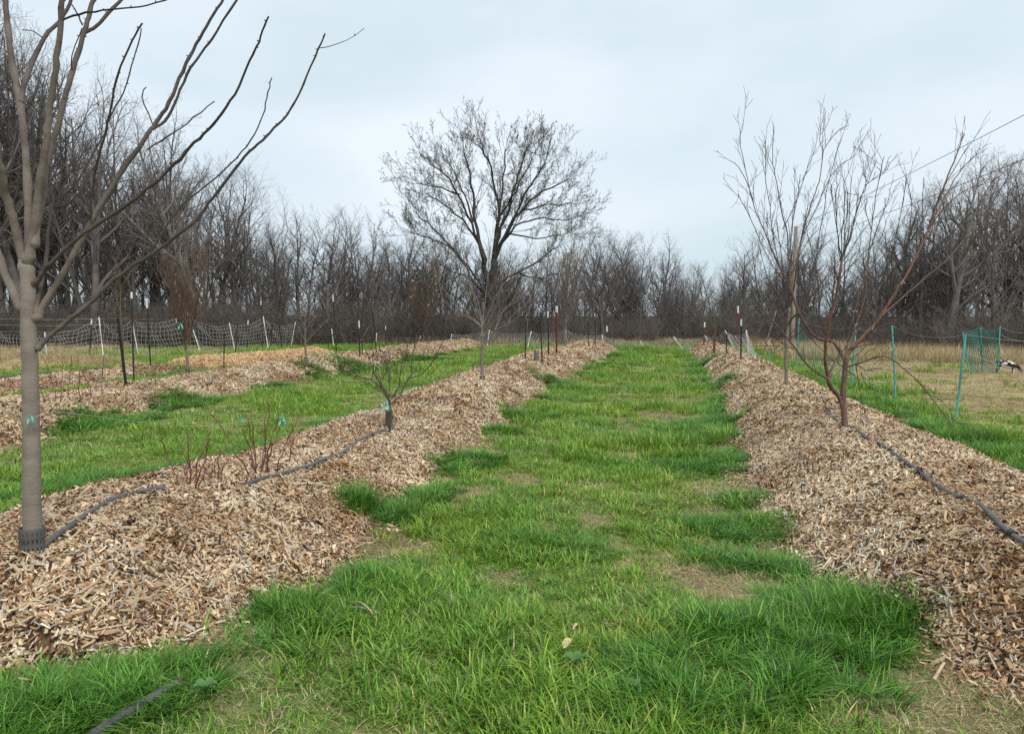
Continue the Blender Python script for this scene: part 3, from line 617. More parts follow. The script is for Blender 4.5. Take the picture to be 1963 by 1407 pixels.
# ------------------------------------------------------------------ traced trees: photo pixels give the limbs, each with its own depth
def trace(limbs, d0, rough=0.0, seed=1, bump=0.0, wk=1.0):
    g = np.random.default_rng(seed); out = []; seen_px = []
    for (px, w0, w1, dz) in limbs:
        px = np.array(px, float); st = d0
        if seen_px:
            A = np.concatenate(seen_px); j = np.argmin(np.hypot(A[:, 0] - px[0, 0], A[:, 1] - px[0, 1])); st = A[j, 2]
        ln = np.hypot(*np.diff(px, axis=0).T).sum(); n = max(6, int(ln / 14)); Q = smooth(np.c_[px, np.zeros(len(px))], n)[:, :2]
        tt = np.linspace(0, 1, n); dd = st + dz * tt ** 1.1
        seen_px.append(np.c_[Q, dd])
        pts = np.array([dp(u, v, e) for (u, v), e in zip(Q, dd)]); w = wk * (w0 + (w1 - w0) * tt ** 0.55) * (1 + (bump if w0 < 25 else 0) * (g.uniform(size=n) < 0.28) * g.uniform(0.4, 1, n))
        if rough: pts[1:-1] += g.normal(0, rough, (n - 2, 3))
        out.append((pts, w * dd / F / 2))
    return out

def seat(o_list, loc): pass

# --- left foreground tree
LT = [
 ([(63, 1062), (61, 960), (60, 860), (58, 760), (56, 660), (54, 590), (52, 515)], 43, 31, 0.0),
 ([(48, 520), (30, 440), (12, 375), (2, 325), (-12, 250), (-30, 120), (-40, -40)], 22, 13, -0.35),
 ([(54, 500), (54, 400), (50, 300), (36, 190), (23, 119), (15, 53), (9, -10), (5, -60)], 20, 11, 0.25),
 ([(40, 195), (50, 150), (66, 112), (92, 62), (112, 45), (130, 15), (142, -20)], 12, 7, 0.35),
 ([(56, 497), (68, 420), (76, 360), (86, 290), (95, 215), (106, 140), (114, 75), (119, 0), (122, -50)], 21, 11, -0.15),
 ([(66, 470), (76, 400), (92, 318), (110, 240), (128, 175), (145, 115), (160, 65), (172, 25), (184, -15)], 18, 9, 0.3),
 ([(164, 62), (186, 50), (205, 28), (222, 12), (240, -8)], 9, 6, 0.15),
 ([(122, 38), (150, 28), (190, 21), (240, 17), (285, 10), (330, -3)], 5, 3, -0.2),
 ([(69, 600), (81, 533), (90, 485), (94, 434), (102, 387), (97, 362)], 12, 5, 0.35),
 ([(101, 388), (122, 374), (146, 350), (165, 318), (185, 284), (205, 250)], 5, 2.5, 0.3),
 ([(104, 398), (128, 392), (152, 370), (172, 335), (180, 318)], 5, 2.5, 0.25),
 ([(68, 612), (95, 566), (125, 515), (165, 443), (200, 382), (245, 312), (285, 256), (296, 240), (320, 205), (348, 144), (373, 90), (402, 42), (430, -5)], 18, 5.5, 0.35),
 ([(292, 248), (318, 229), (338, 190), (358, 144), (388, 100), (413, 65), (457, -4)], 7, 4.5, 0.2),
 ([(293, 240), (282, 215), (272, 193), (273, 176), (280, 168)], 3, 2.5, 0.1),
 ([(281, 288), (315, 266), (350, 243), (378, 222), (411, 195)], 4, 2.5, 0.3),
 ([(56, 558), (78, 528), (100, 502), (164, 445), (239, 395), (298, 350), (340, 310), (378, 269), (415, 232), (448, 184), (478, 120), (500, 70), (515, 32)], 13, 4, -0.3),
 ([(174, 430), (174, 390), (180, 345), (192, 290), (206, 240), (215, 190), (226, 140), (250, 85), (273, 45)], 6.5, 4, -0.2),
 ([(202, 250), (215, 215), (238, 175), (252, 130), (262, 95), (271, 55)], 4, 2.5, 0.15),
 ([(72, 668), (105, 635), (164, 588), (215, 540), (259, 507), (298, 483), (368, 428), (400, 388), (443, 335), (477, 294), (507, 264), (536, 235), (558, 209), (583, 158), (611, 94), (623, 65)], 13, 3.5, 0.25),
 ([(611, 93), (640, 87), (670, 75), (698, 55)], 2, 1.2, 0.1),
 ([(284, 490), (315, 440), (348, 395), (423, 333), (468, 286), (498, 238), (511, 188), (521, 150)], 5, 2.5, 0.35),
 ([(275, 498), (276, 465), (282, 430)], 4, 2, 0.1),
 ([(42, 592), (18, 545), (3, 506), (-15, 450), (-35, 380)], 20, 14, 0.25),
 ([(58, 640), (30, 560), (-5, 582)], 4, 2, 0.3),
 ([(158, 48), (150, 32), (138, 10)], 4, 3, 0.1), ([(140, 140), (136, 115), (146, 80), (157, 55)], 3, 2, -0.1),
 ([(90, 205), (75, 190), (65, 182)], 3, 2, 0.1), ([(80, 72), (62, 60), (42, 58)], 3, 1.5, .2),
]
DL = depth(on(62, 1062))
tr = trace(LT, DL, 0.002, 3, 0.2, 0.84)
# bark swells at the unions
base = tr[0][0][0].copy(); base[2] -= 0.08
tr[0] = (np.vstack([base, tr[0][0]]), np.r_[tr[0][1][0] * 1.06, tr[0][1]])
base_loc = np.array([base[0], base[1], S(base)])
lt = empty('fruit_tree', base_loc, 'large pale-barked bare tree with long arching limbs on the near mulch mound', 'tree')
tp, trr = tr[0]; e0 = unit(tp[-1] - tp[-2]) * trr[-1]; tp = np.vstack([tp, tp[-1] + e0 * .4, tp[-1] + e0 * .75, tp[-1] + e0 * .95]); trr = np.r_[trr, trr[-1] * .9, trr[-1] * .6, trr[-1] * .2]
mb = MB(); mb.tube(tp, trr, 18); obj('trunk', shift(mb, base_loc), M['bark_pale'], lt)
g = np.random.default_rng(9)
for i, (p, r_) in enumerate(tr[1:]):
    mb = MB(); r2 = r_.copy()
    if r2[0] > 0.012:      # swollen collar running into the parent wood
        e0 = unit(p[1] - p[0]) * r2[0]; r2 = np.r_[r2[0] * .45, r2[0] * 1.25, r2[0] * 1.28, r2[0] * 1.12, r2[1:]]; p = np.vstack([p[0] - e0 * .9, p[0] - e0 * .35, p[0] + e0 * .5, p[0] + e0 * 1.6, p[1:]])
    k_ = np.clip((0.019 - r2) / 0.013, 0, 1)[:, None]; tint = np.array([[0.20, 0.168, 0.142]]) * (1 - k_) + np.array([[0.052, 0.04, 0.036]]) * k_   # old wood is grey, young wood dark
    mb.tube(p, r2, 12 if r_[0] > .015 else 7, col=tint)
    for j in range(2, len(p) - 1):                       # buds
        if g.uniform() < 0.55 and r2[j] < 0.014:
            d_ = g.normal(0, 1, 3); d_[2] = abs(d_[2]); d_ /= np.linalg.norm(d_); mb.tube(np.array([p[j], p[j] + d_ * (r2[j] + .008)]), [.004, .0022], 4, col=tint[j])
    obj('limb' if r_[0] > .012 else 'branch', shift(mb, base_loc), M['bark_limb'], lt)

# --- slotted trunk guard
def guard(name, loc, rad, h, label, rows=4, n=18):
    mb = MB()
    zs = [0]
    for k in range(rows): zs += [k * h / rows + 0.16 * h / rows, (k + 1) * h / rows - 0.16 * h / rows]
    zs += [h]
    def ring(r, z, a): return np.array([r * math.cos(a), r * math.sin(a), z])
    for ci in range(2 * n):
        a0 = (ci // 2 + (0 if ci % 2 == 0 else 0.55)) * 2 * math.pi / n; a1 = (ci // 2 + (0.55 if ci % 2 == 0 else 1.0)) * 2 * math.pi / n
        for k in range(len(zs) - 1):
            slot = (ci % 2 == 1) and (k % 2 == 1)
            if slot: continue
            f0 = 1 + 0.05 * math.sin(zs[k] / h * 9); f1 = 1 + 0.05 * math.sin(zs[k + 1] / h * 9)
            o_ = [ring(rad * f0, zs[k], a0), ring(rad * f0, zs[k], a1), ring(rad * f1, zs[k + 1], a1), ring(rad * f1, zs[k + 1], a0)]
            i_ = [ring(rad * f0 - .004, zs[k], a0), ring(rad * f0 - .004, zs[k], a1), ring(rad * f1 - .004, zs[k + 1], a1), ring(rad * f1 - .004, zs[k + 1], a0)]
            mb.add(np.array(o_ + i_), [np.array([[0, 1, 2, 3], [7, 6, 5, 4], [0, 4, 5, 1], [1, 5, 6, 2], [2, 6, 7, 3], [3, 7, 4, 0]])])
    o = obj(name, mb.mesh(name, False), M['guard']); o.location = loc
    return tag(o, label, 'trunk guard')
guard('trunk_guard', (base_loc[0], base_loc[1], S(base_loc) - .035), 0.056, 0.17, 'grey slotted plastic guard around the foot of the large pale-barked tree')

# --- ribbons
def ribbon(loc, size, label, ang=0.0, hang=True, group=None):
    mb = MB(); g = np.random.default_rng(int(abs(loc[0] * 1000)) % 9999)
    for s in (-1, 1):
        n = 8; tt = np.linspace(0, 1, n); dz = -tt * 0.9 if hang else tt * 0.55 - 0.15 * tt ** 2
        c = np.stack([s * (0.25 * tt + .1 * np.sin(tt * 3)) if hang else s * tt * 0.75, 0.12 * np.sin(tt * 5 + s), dz], -1) * size
        w = size * (0.10 + 0.22 * np.sin(tt * 2.6)) * (1 if not hang else .8)
        sd_ = np.stack([0.8 * np.ones(n) if hang else 0.3 * np.ones(n), 0.4 * np.cos(tt * 4), 0.15 * np.ones(n) if hang else 0.9 * np.ones(n)], -1)
        V = np.concatenate([c - sd_ * w[:, None] / 2, c + sd_ * w[:, None] / 2]); V2 = V + [0, 0.0012, 0]; a = np.arange(n - 1)
        mb.add(V, [np.stack([a, a + 1, n + a + 1, n + a], -1)]); mb.add(V2, [np.stack([n + a, n + a + 1, a + 1, a], -1)])
    mb.tube(np.array([[-.08, 0, 0], [.08, .03, .02]]) * size, .07 * size, 6)
    o = obj('ribbon', mb, M['ribbon']); o.location = loc; o.rotation_euler = (0, 0, PH + ang)
    return tag(o, label, 'ribbon', group)
p = dp(58, 796, DL - .065); ribbon(p, 0.045, 'turquoise flagging ribbon tied round the pale trunk', 0.3)

# --- peach tree on the right mound
PT = [
 ([(1620, 832), (1619, 796), (1616, 764), (1619, 719), (1621, 695), (1621, 680)], 14, 9, 0),
 ([(1613, 775), (1605, 757), (1593, 743), (1588, 728)], 9, 8, -0.15),
 ([(1588, 728), (1580, 722), (1559, 709), (1542, 692), (1525, 668), (1508, 646), (1481, 615), (1457, 596), (1441, 575)], 6, 2, -0.5),
 ([(1588, 728), (1583, 702), (1582, 673), (1586, 639), (1593, 600), (1606, 556), (1613, 505)], 7.5, 5, -0.25),
 ([(1590, 722), (1597, 700), (1611, 678), (1628, 655), (1640, 628), (1652, 590), (1660, 550), (1668, 480)], 5, 2, 0.2),
 ([(1621, 690), (1626, 676), (1653, 646), (1679, 619), (1706, 578), (1730, 540), (1750, 505), (1768, 466), (1779, 442)], 9, 4.2, 0.35),
 ([(1779, 442), (1792, 404), (1808, 360), (1822, 326), (1836, 290), (1849, 257)], 4.5, 2, 0.1),
 ([(1777, 446), (1800, 400), (1830, 345), (1848, 320), (1861, 308)], 3.5, 1.6, 0.25), ([(1779, 440), (1795, 390), (1820, 340), (1853, 284)], 3, 1.5, -.2),
 ([(1770, 465), (1790, 425), (1815, 395), (1850, 365), (1888, 354)], 3, 1.3, .3), ([(1772, 460), (1768, 420), (1770, 375), (1771, 340)], 2.5, 1.2, -.2), ([(1760, 487), (1757, 450), (1762, 410), (1761, 395)], 2.5, 1.2, -.1),
 ([(1745, 515), (1740, 470), (1748, 400), (1738, 343)], 2.5, 1.2, .25), ([(1700, 588), (1708, 540), (1712, 480), (1728, 400), (1738, 345)], 3, 1.2, -.3),
 ([(1690, 605), (1740, 562), (1790, 520), (1827, 486), (1856, 449), (1890, 410), (1916, 356)], 4, 1.6, 0.6), ([(1827, 486), (1870, 440), (1920, 400), (1945, 360)], 2, 1.2, .3), ([(1720, 555), (1770, 500), (1830, 440), (1875, 395)], 2.5, 1.2, -.3),
 ([(1668, 632), (1690, 625), (1720, 612), (1752, 590)], 3, 1.6, 0.3), ([(1653, 646), (1700, 612), (1760, 575), (1830, 545)], 2.5, 1.2, -.3),
 ([(1617, 688), (1611, 675), (1597, 656), (1585, 652), (1566, 648), (1549, 631), (1535, 604), (1520, 573), (1516, 541)], 7, 4.5, -0.1),
 ([(1516, 541), (1512, 500), (1509, 449), (1497, 400), (1488, 345), (1481, 307), (1484, 243)], 4, 1.4, -0.1),
 ([(1518, 560), (1491, 506), (1470, 455), (1452, 415), (1440, 375), (1428, 320), (1417, 264)], 3.5, 1.3, -0.35), ([(1445, 390), (1432, 350), (1413, 316), (1402, 310)], 1.8, 1, -.1),
 ([(1516, 545), (1531, 484), (1548, 413), (1562, 375), (1570, 349), (1577, 300), (1585, 278), (1605, 253), (1626, 241)], 3.5, 1.1, 0.3), ([(1579, 290), (1571, 265), (1584, 243)], 1.5, 1, .1),
 ([(1540, 450), (1565, 400), (1591, 342), (1615, 315), (1637, 300)], 2.2, 1.1, .2), ([(1555, 520), (1566, 490), (1572, 440), (1580, 400), (1587, 356), (1603, 294)], 2.4, 1.1, .3),
 ([(1512, 500), (1518, 440), (1530, 370), (1534, 335)], 2.6, 1.2, .2), ([(1492, 505), (1480, 440), (1475, 390), (1467, 340), (1468, 300)], 2.2, 1.1, .1), ([(1500, 440), (1525, 390), (1545, 330), (1562, 286)], 2, 1, .2),
 ([(1537, 600), (1500, 540), (1465, 480), (1440, 420), (1418, 380), (1416, 375)], 2.4, 1.1, -.3), ([(1560, 645), (1555, 590), (1530, 530), (1490, 460), (1470, 430)], 2, 1, .3),
 ([(1590, 655), (1570, 610), (1540, 560), (1530, 505)], 2.4, 1.2, .3), ([(1606, 672), (1600, 630), (1585, 570), (1560, 500), (1548, 450)], 2.5, 1.2, .5),
 ([(1613, 505), (1604, 440), (1598, 395), (1592, 362)], 2.8, 1.3, .15), ([(1613, 505), (1606, 450), (1603, 390), (1604, 347)], 2.8, 1.3, -.1), ([(1613, 503), (1614, 450), (1618, 400), (1617, 354)], 2.8, 1.3, -.25), ([(1614, 500), (1620, 450), (1624, 400), (1624, 364)], 2.5, 1.3, .2),
 ([(1614, 500), (1626, 450), (1628, 400), (1632, 342)], 2.8, 1.3, .3), ([(1614, 498), (1632, 440), (1644, 400), (1650, 375)], 2.5, 1.2, -.2), ([(1615, 495), (1628, 460), (1650, 380), (1664, 350), (1681, 306)], 3, 1.4, .15), ([(1664, 350), (1660, 345), (1654, 332)], 1.6, 1.2, .05), ([(1664, 352), (1672, 345), (1679, 340)], 1.6, 1.2, .05),
 ([(1616, 500), (1640, 465), (1665, 430), (1700, 395)], 2, 1.1, .4), ([(1608, 540), (1630, 510), (1655, 485), (1690, 455)], 2.2, 1.1, -.3), ([(1598, 585), (1640, 545), (1675, 510), (1715, 470)], 2.2, 1.1, .35),
 ([(1621, 682), (1628, 640), (1640, 590), (1650, 555), (1662, 500), (1672, 430), (1680, 370), (1690, 320), (1695, 300)], 4.5, 1.4, 0.1), ([(1689, 330), (1681, 320)], 1.4, 1, 0), ([(1690, 333), (1702, 325)], 1.4, 1, 0), ([(1670, 440), (1662, 415), (1659, 390)], 2, 1.2, .1), ([(1668, 480), (1685, 430), (1703, 383)], 2.2, 1.2, -.2),
 ([(1623, 684), (1640, 640), (1665, 590), (1690, 545), (1720, 500)], 3, 1.3, .5), ([(1640, 598), (1620, 560), (1600, 540)], 2, 1, .2), ([(1645, 580), (1670, 540), (1700, 520)], 2.2, 1, .2),
 ([(1625, 703), (1641, 698), (1675, 687), (1698, 683), (1725, 701), (1754, 727), (1783, 757), (1803, 786), (1828, 818)], 4, 2, -0.55), ([(1641, 698), (1662, 711), (1690, 705)], 2.5, 1.3, .2), ([(1641, 700), (1645, 730), (1652, 762), (1658, 795)], 2.2, 1.2, -.1), ([(1650, 715), (1660, 735), (1675, 748)], 1.8, 1, .1), ([(1783, 757), (1800, 765), (1822, 785)], 1.6, 1, -.2),
 ([(1622, 670), (1660, 662), (1710, 652), (1758, 650)], 2.2, 1.1, .1), ([(1630, 668), (1665, 650), (1700, 645), (1740, 640), (1800, 625)], 2, 1, .5), ([(1628, 690), (1650, 675), (1670, 655)], 2, 1, .3), ([(1600, 693), (1570, 665), (1556, 650)], 2, 1, .2), ([(1596, 702), (1575, 690), (1560, 690)], 1.6, 1, -.3), ([(1640, 720), (1610, 700), (1606, 692)], 2, 2, -.1),
 ([(1525, 668), (1500, 665), (1450, 663)], 1.8, 1, -.2), ([(1512, 650), (1535, 635), (1560, 620)], 1.8, 1, -.3), ([(1520, 573), (1490, 590), (1455, 560)], 1.8, 1, .2),
]
PT = [(a, b_ * .92, min(c, 1.1) if c < 2 else c, d_) for a, b_, c, d_ in PT]
tr = trace(PT, 7.5, 0.003, 5, 0.12, 1.0)
base_loc = on(1620, 828); sh = base_loc - tr[0][0][0]; sh[2] = 0
pt = empty('peach_tree', base_loc, 'bare peach tree with reddish limbs and a low forked trunk on the right mound', 'tree')
red = {3, 5, 6}
trk = MB(); g = np.random.default_rng(31)
p0 = tr[0][0].copy(); p0 = np.vstack([p0[0] - [0, 0, .12], p0]); trk.tube(p0, np.r_[tr[0][1][0] * 1.1, tr[0][1]], 12)
trk.tube(tr[1][0], tr[1][1], 10); obj('trunk', shift(trk, base_loc), M['bark_peach'], pt)
shoots = MB(); spx = P_([5, 3], [.07, .10], [.05, .05], [.75, .7], [3, 0], [.25], [.45], [.45], [.3], [.65])
for i, (p, r_) in enumerate(tr[2:], 2):
    mb = MB(); mb.tube(p, r_, 8 if r_[0] > .008 else 5)
    obj('limb' if r_[0] > .011 else 'branch', shift(mb, base_loc), M['bark_red'] if i in red else (M['bark_peach'] if r_[0] > .008 else M['bark_twig']), pt)
    for j in range(2, len(p)):
        if g.uniform() < 0.55:
            out = []; dd = p[min(j + 1, len(p) - 1)] - p[j - 1]; dd = dd / np.linalg.norm(dd) + g.normal(0, .38, 3) + [0, 0, .25]; grow(g, p[j], dd, g.uniform(.08, .42), .0026, 0, spx, out)
            for q_, rr_, _ in out: shoots.tubes(q_, np.maximum(rr_, .0014), 4)
tag(obj('shoots', shift(shoots, base_loc), M['bark_twig'], pt), kind='stuff')
bl = MB()
for u, v in ((1606, 658), (1612, 660), (1745, 547), (1690, 640), (1570, 585), (1616, 592), (1641, 622)):
    allp = np.concatenate([q_ for q_, _ in tr]); c = dp(u, v, 7.5); c = allp[np.argmin(np.linalg.norm(allp - c, axis=1))].copy()
    for q_ in range(5):
        a = q_ * 1.257; d_ = np.array([math.cos(a), math.sin(a) * .5, .5 + math.sin(a)]) * .014; bl.add(np.array([c, c + d_ + [0, 0, .008], c + d_ * 1.5, c + d_ + [.006, .004, -.006]]), [np.array([[0, 1, 2, 3]])])
tag(obj('blossoms', shift(bl, base_loc), M['blossom'], pt), kind='stuff')

# --- big tree in front of the wood
BT = [
 ([(937, 655), (941, 600), (945, 540), (947, 490)], 25, 16, 0), ([(940, 610), (932, 560), (926, 500), (920, 468)], 14, 11, -.8),
 ([(947, 490), (951, 440), (958, 395), (950, 330), (935, 270), (915, 240)], 12, 3, -2), ([(920, 468), (903, 405), (900, 340), (890, 285), (880, 252)], 10, 3, 1.5), ([(918, 465), (898, 410), (868, 345), (838, 300), (815, 285)], 8, 2.5, -2.5),
 ([(947, 490), (975, 430), (1010, 378), (1055, 342), (1100, 318)], 10, 3, 2), ([(948, 480), (960, 430), (985, 360), (1003, 295), (1020, 245)], 10, 3, 1.5), ([(948, 485), (957, 410), (966, 330), (972, 250)], 10, 3, 4), ([(946, 490), (980, 420), (1025, 330), (1060, 280)], 9, 3, -3),
 ([(938, 590), (900, 530), (862, 470), (820, 425), (778, 392)], 8, 2.5, -1), ([(930, 560), (885, 500), (840, 455), (800, 440), (765, 430)], 6, 2, 2), ([(1010, 378), (1060, 370), (1115, 365)], 5, 2, 1), ([(975, 430), (1040, 440), (1095, 435)], 5, 2, 3), ([(870, 345), (825, 330), (785, 322)], 5, 2, 1), ([(1005, 520), (1050, 530), (1085, 520)], 4, 2, 1), ([(946, 545), (1000, 518), (1050, 492), (1090, 460)], 7, 2, -2.5), ([(946, 500), (990, 420), (1050, 398), (1105, 402)], 7, 2, -1.5), ([(940, 575), (915, 545), (880, 525), (850, 515)], 6, 2, -3),
 ([(925, 490), (905, 440), (870, 395), (830, 365), (800, 345)], 7, 2.5, 3.5), ([(900, 405), (880, 340), (850, 280)], 6, 2, 3), ([(955, 400), (1000, 330), (1040, 250)], 6, 2, -3.5),
]
D0 = 44.0
BT = [([(945 + (u - 945) * .86, (v if v > 560 else 560 - (560 - v) * .87)) for u, v in a], b_ * .84, c * .85, d_) for a, b_, c, d_ in BT]
tr = trace(BT, D0, 0.05, 8)
base_loc = dp(937, 605, D0); base_loc[2] = 0
big = empty('maple_tree', base_loc, 'big round-crowned tree with budding green twigs standing before the wood', 'tree')
mb = MB(); p0 = tr[0][0]; p0 = np.vstack([[p0[0][0], p0[0][1], -0.2], p0]); mb.tube(p0, np.r_[tr[0][1][0] * 1.15, tr[0][1]], 12); mb.tube(tr[1][0], tr[1][1], 10); obj('trunk', shift(mb, base_loc), M['bark_big'], big)
g = np.random.default_rng(21); limbs = MB(); tw = MB(); lf = MB(); st_ = []
spb = P_([7, 5, 4, 3], [.07, .09, .12, .14], [.06, .07, .06, .04], [.75, .8, .8, .7], [7, 6, 4, 0], [.2, .2, .2], [.42, .48, .5], [.5, .5, .5], [.35, .3, .3], [.5, .55, .6])
for i, (p, r_) in enumerate(tr[2:]):
    lb_ = MB(); lb_.tube(p, r_, 7); obj('limb', shift(lb_, base_loc), M['bark_big'], big)
    m_ = len(p)
    for j in range(int(m_ * .3), m_):
        for _ in range(2 if j < m_ - 1 else 5):
            dd = p[min(j + 1, m_ - 1)] - p[max(j - 1, 0)]; st_.append((p[j], dd / np.linalg.norm(dd) + g.normal(0, .48, 3) + [0, 0, .1], g.uniform(.8, 2.5), max(r_[j] * .34, .012)))
out = []; grow(g, [a[0] for a in st_], [a[1] for a in st_], [a[2] for a in st_], [a[3] for a in st_], 0, dict(spb, nb=[5, 5, 3, 0]), out)
for q_, rr_, l in out:
    tw.tubes(q_, np.maximum(rr_, .0055), 3)
    if l >= 2:
        for k in (-1, -2):
            e = q_[:, k]; e = e[(e[:, 2] > 3.5) & (g.uniform(size=len(e)) < .24)]; d1 = g.normal(0, .026, e.shape); d2 = g.normal(0, .015, e.shape); m_ = len(e)
            lf.add(np.stack([e, e + d1 + d2, e + 2 * d1, e + d1 - d2], 1), [np.arange(m_ * 4).reshape(-1, 4)])
cr_ = obj('crown', shift(tw, base_loc), M['bark_big'], big); tag(obj('leaves', shift(lf, base_loc), M['leaf'], cr_), kind='stuff')

# ------------------------------------------------------------------ other orchard trees
def orchard(base, h, name, label, spec, r, stem=0.3, bark='bark_young', seed=1, crown_mat=None, blossoms=0, lean=(0, 0), nlead=1):
    g = np.random.default_rng(seed); base = np.asarray(base, float); z0 = S(base) if base[2] < 0.6 else base[2]; loc = np.array([base[0], base[1], z0])
    out = []; grow(g, (0, 0, -.1), (lean[0], lean[1], 1), h * (stem + .1 if nlead > 1 else 0.8), r, 0, dict(spec, nb=[spec['nb'][0] if nlead == 1 else 3] + spec['nb'][1:]), out)
    if nlead > 1:
        p = out[0][0][0][-1]; az = g.uniform(0, 6)
        for k in range(nlead):
            a = az + k * 6.283 / nlead; w = spec['fan'] * g.uniform(.5, 1.2); grow(g, p - [0, 0, g.uniform(0, .25) * h * stem], (math.cos(a) * w, math.sin(a) * w, 1), h * (1 - stem) * g.uniform(.75, 1.05), r * .55, 1, spec, out)
    e = empty(name, loc, label, 'tree')
    mb = MB(); mb.tube(out[0][0][0], np.maximum(out[0][1][0], r * (.45 if nlead > 1 else .1)), 8); obj('trunk', mb, M[bark], e)
    cr_ = MB(); bs = MB()
    for p, rr_, l in flat(out[1:]):
        cr_.tube(p, np.maximum(rr_, .003 if depth(loc) < 16 else .0045), 4, cap=False)
        if blossoms and l >= 2 and g.uniform() < blossoms:
            c = p[-1]
            for q_ in range(3): d1 = g.normal(0, .03, 3); d2 = g.normal(0, .02, 3); bs.add(np.array([c, c + d1 + d2, c + 2 * d1, c + d1 - d2]), [np.array([[0, 1, 2, 3]])])
    c_ = obj('crown', cr_, M[crown_mat or bark], e)
    if bs.n: tag(obj('blossoms', bs, M['blossom'], c_), kind='stuff')
    return e
vase = P_([6, 8, 5, 3], [.03, .06, .1, .14], [0, .035, .05, .04], [.4, .85, .8, .7], [4, 8, 4, 0], [.7, .15, .15], [.6, .45, .5], [.8, .42, .45], [.2, .45, .3], [.5, .5, .6]); vase['fan'] = .75
uprt = P_([6, 8, 5, 3], [.03, .05, .08, .14], [0, .06, .08, .05], [.4, .85, .8, .7], [4, 10, 5, 0], [.6, .05, .1], [.4, .3, .4], [.8, .5, .5], [.2, .4, .3], [.5, .5, .6]); uprt['fan'] = .28
lead = P_([8, 6, 4, 3], [.04, .09, .12, .15], [.02, .06, .06, .03], [.85, .85, .8, .7], [12, 5, 3, 0], [.25, .2, .2], [.8, .6, .6], [.45, .42, .45], [.5, .4, .3], [.45, .5, .6])

# row A tree with the fan crown: traced
FT = [
 ([(925, 730), (924, 700), (924, 665), (924, 634), (924, 622)], 7, 4.5, 0),
 ([(923, 628), (909, 615), (893, 607), (879, 599), (860, 588), (848, 571), (842, 545)], 2.6, 1, -.4), ([(922, 624), (902, 607), (887, 593), (870, 577), (849, 552), (835, 525), (828, 490)], 2.6, 1, .3),
 ([(924, 622), (916, 577), (905, 554), (897, 510), (888, 470)], 3.2, 1, .2), ([(924, 622), (912, 585), (905, 560), (890, 520), (872, 480)], 3, 1, -.3), ([(925, 620), (930, 580), (934, 540), (938, 490), (936, 455)], 3, 1, .2), ([(924, 640), (935, 620), (950, 590), (960, 550), (965, 500)], 2.6, 1, -.2),
 ([(926, 664), (937, 654), (948, 634), (973, 621), (996, 607), (1020, 585)], 2.6, 1, -.3), ([(948, 633), (959, 610), (968, 591), (990, 579), (1009, 559), (1025, 530)], 2.2, 1, .3), ([(975, 618), (985, 601), (1009, 585), (1018, 565)], 1.6, .9, 0), ([(926, 645), (938, 625), (962, 602), (980, 580), (1000, 545)], 2.2, 1, .3), ([(924, 630), (908, 590), (890, 560), (860, 520)], 2.2, 1, .5), ([(924, 628), (940, 590), (955, 560), (985, 520)], 2.2, 1, .5),
]
def traced_tree(limbs, d0, loc_px, name, label, bark, twig, seed, dens=.3, tl=(.15, .45), tr_r=.004):
    tr = trace(limbs, d0, .004, seed); loc = on(*loc_px); off = loc - tr[0][0][0]; off[2] = min(0, off[2])
    tr = [(p + off * 0, r_) for p, r_ in tr]
    e = empty(name, loc, label, 'tree'); mb = MB(); p0 = tr[0][0]; p0 = np.vstack([[p0[0][0], p0[0][1], min(p0[0][2], loc[2]) - .08], p0]); mb.tube(p0, np.r_[tr[0][1][0], tr[0][1]], 10); obj('trunk', shift(mb, loc), M[bark], e)
    g = np.random.default_rng(seed); tw = MB(); sp = P_([4, 3, 2], [.09, .12, .15], [.06, .05, .03], [.7, .7, .6], [4, 2, 0], [.2, .2], [.5, .5], [.5, .5], [.3, .3], [.6, .6])
    for p, r_ in tr[1:]:
        mb = MB(); mb.tube(p, r_, 6); obj('branch', shift(mb, loc), M[twig], e)
        for j in range(1, len(p)):
            if g.uniform() < dens:
                out = []; dd = p[min(j + 1, len(p) - 1)] - p[j - 1]; dd = dd / np.linalg.norm(dd) + g.normal(0, .45, 3) + [0, 0, .1]; grow(g, p[j], dd, g.uniform(*tl), tr_r, 0, sp, out)
                for q_, rr_, _ in out: tw.tubes(q_, np.maximum(rr_, tr_r * .6), 3)
    if tw.n: tag(obj('twigs', shift(tw, loc), M[twig], e), kind='stuff')
    return e
traced_tree(FT, 13.4, (925, 728), 'plum_tree', 'young bare tree with a low fan of branches and a short grey collar', 'bark_young', 'bark_young', 41, .7, (.25, .8), .004)
guard('trunk_guard', on(925, 730) - [0, 0, .03], .045, .12, 'short grey collar round the foot of the young fan-branched tree', 2, 10)

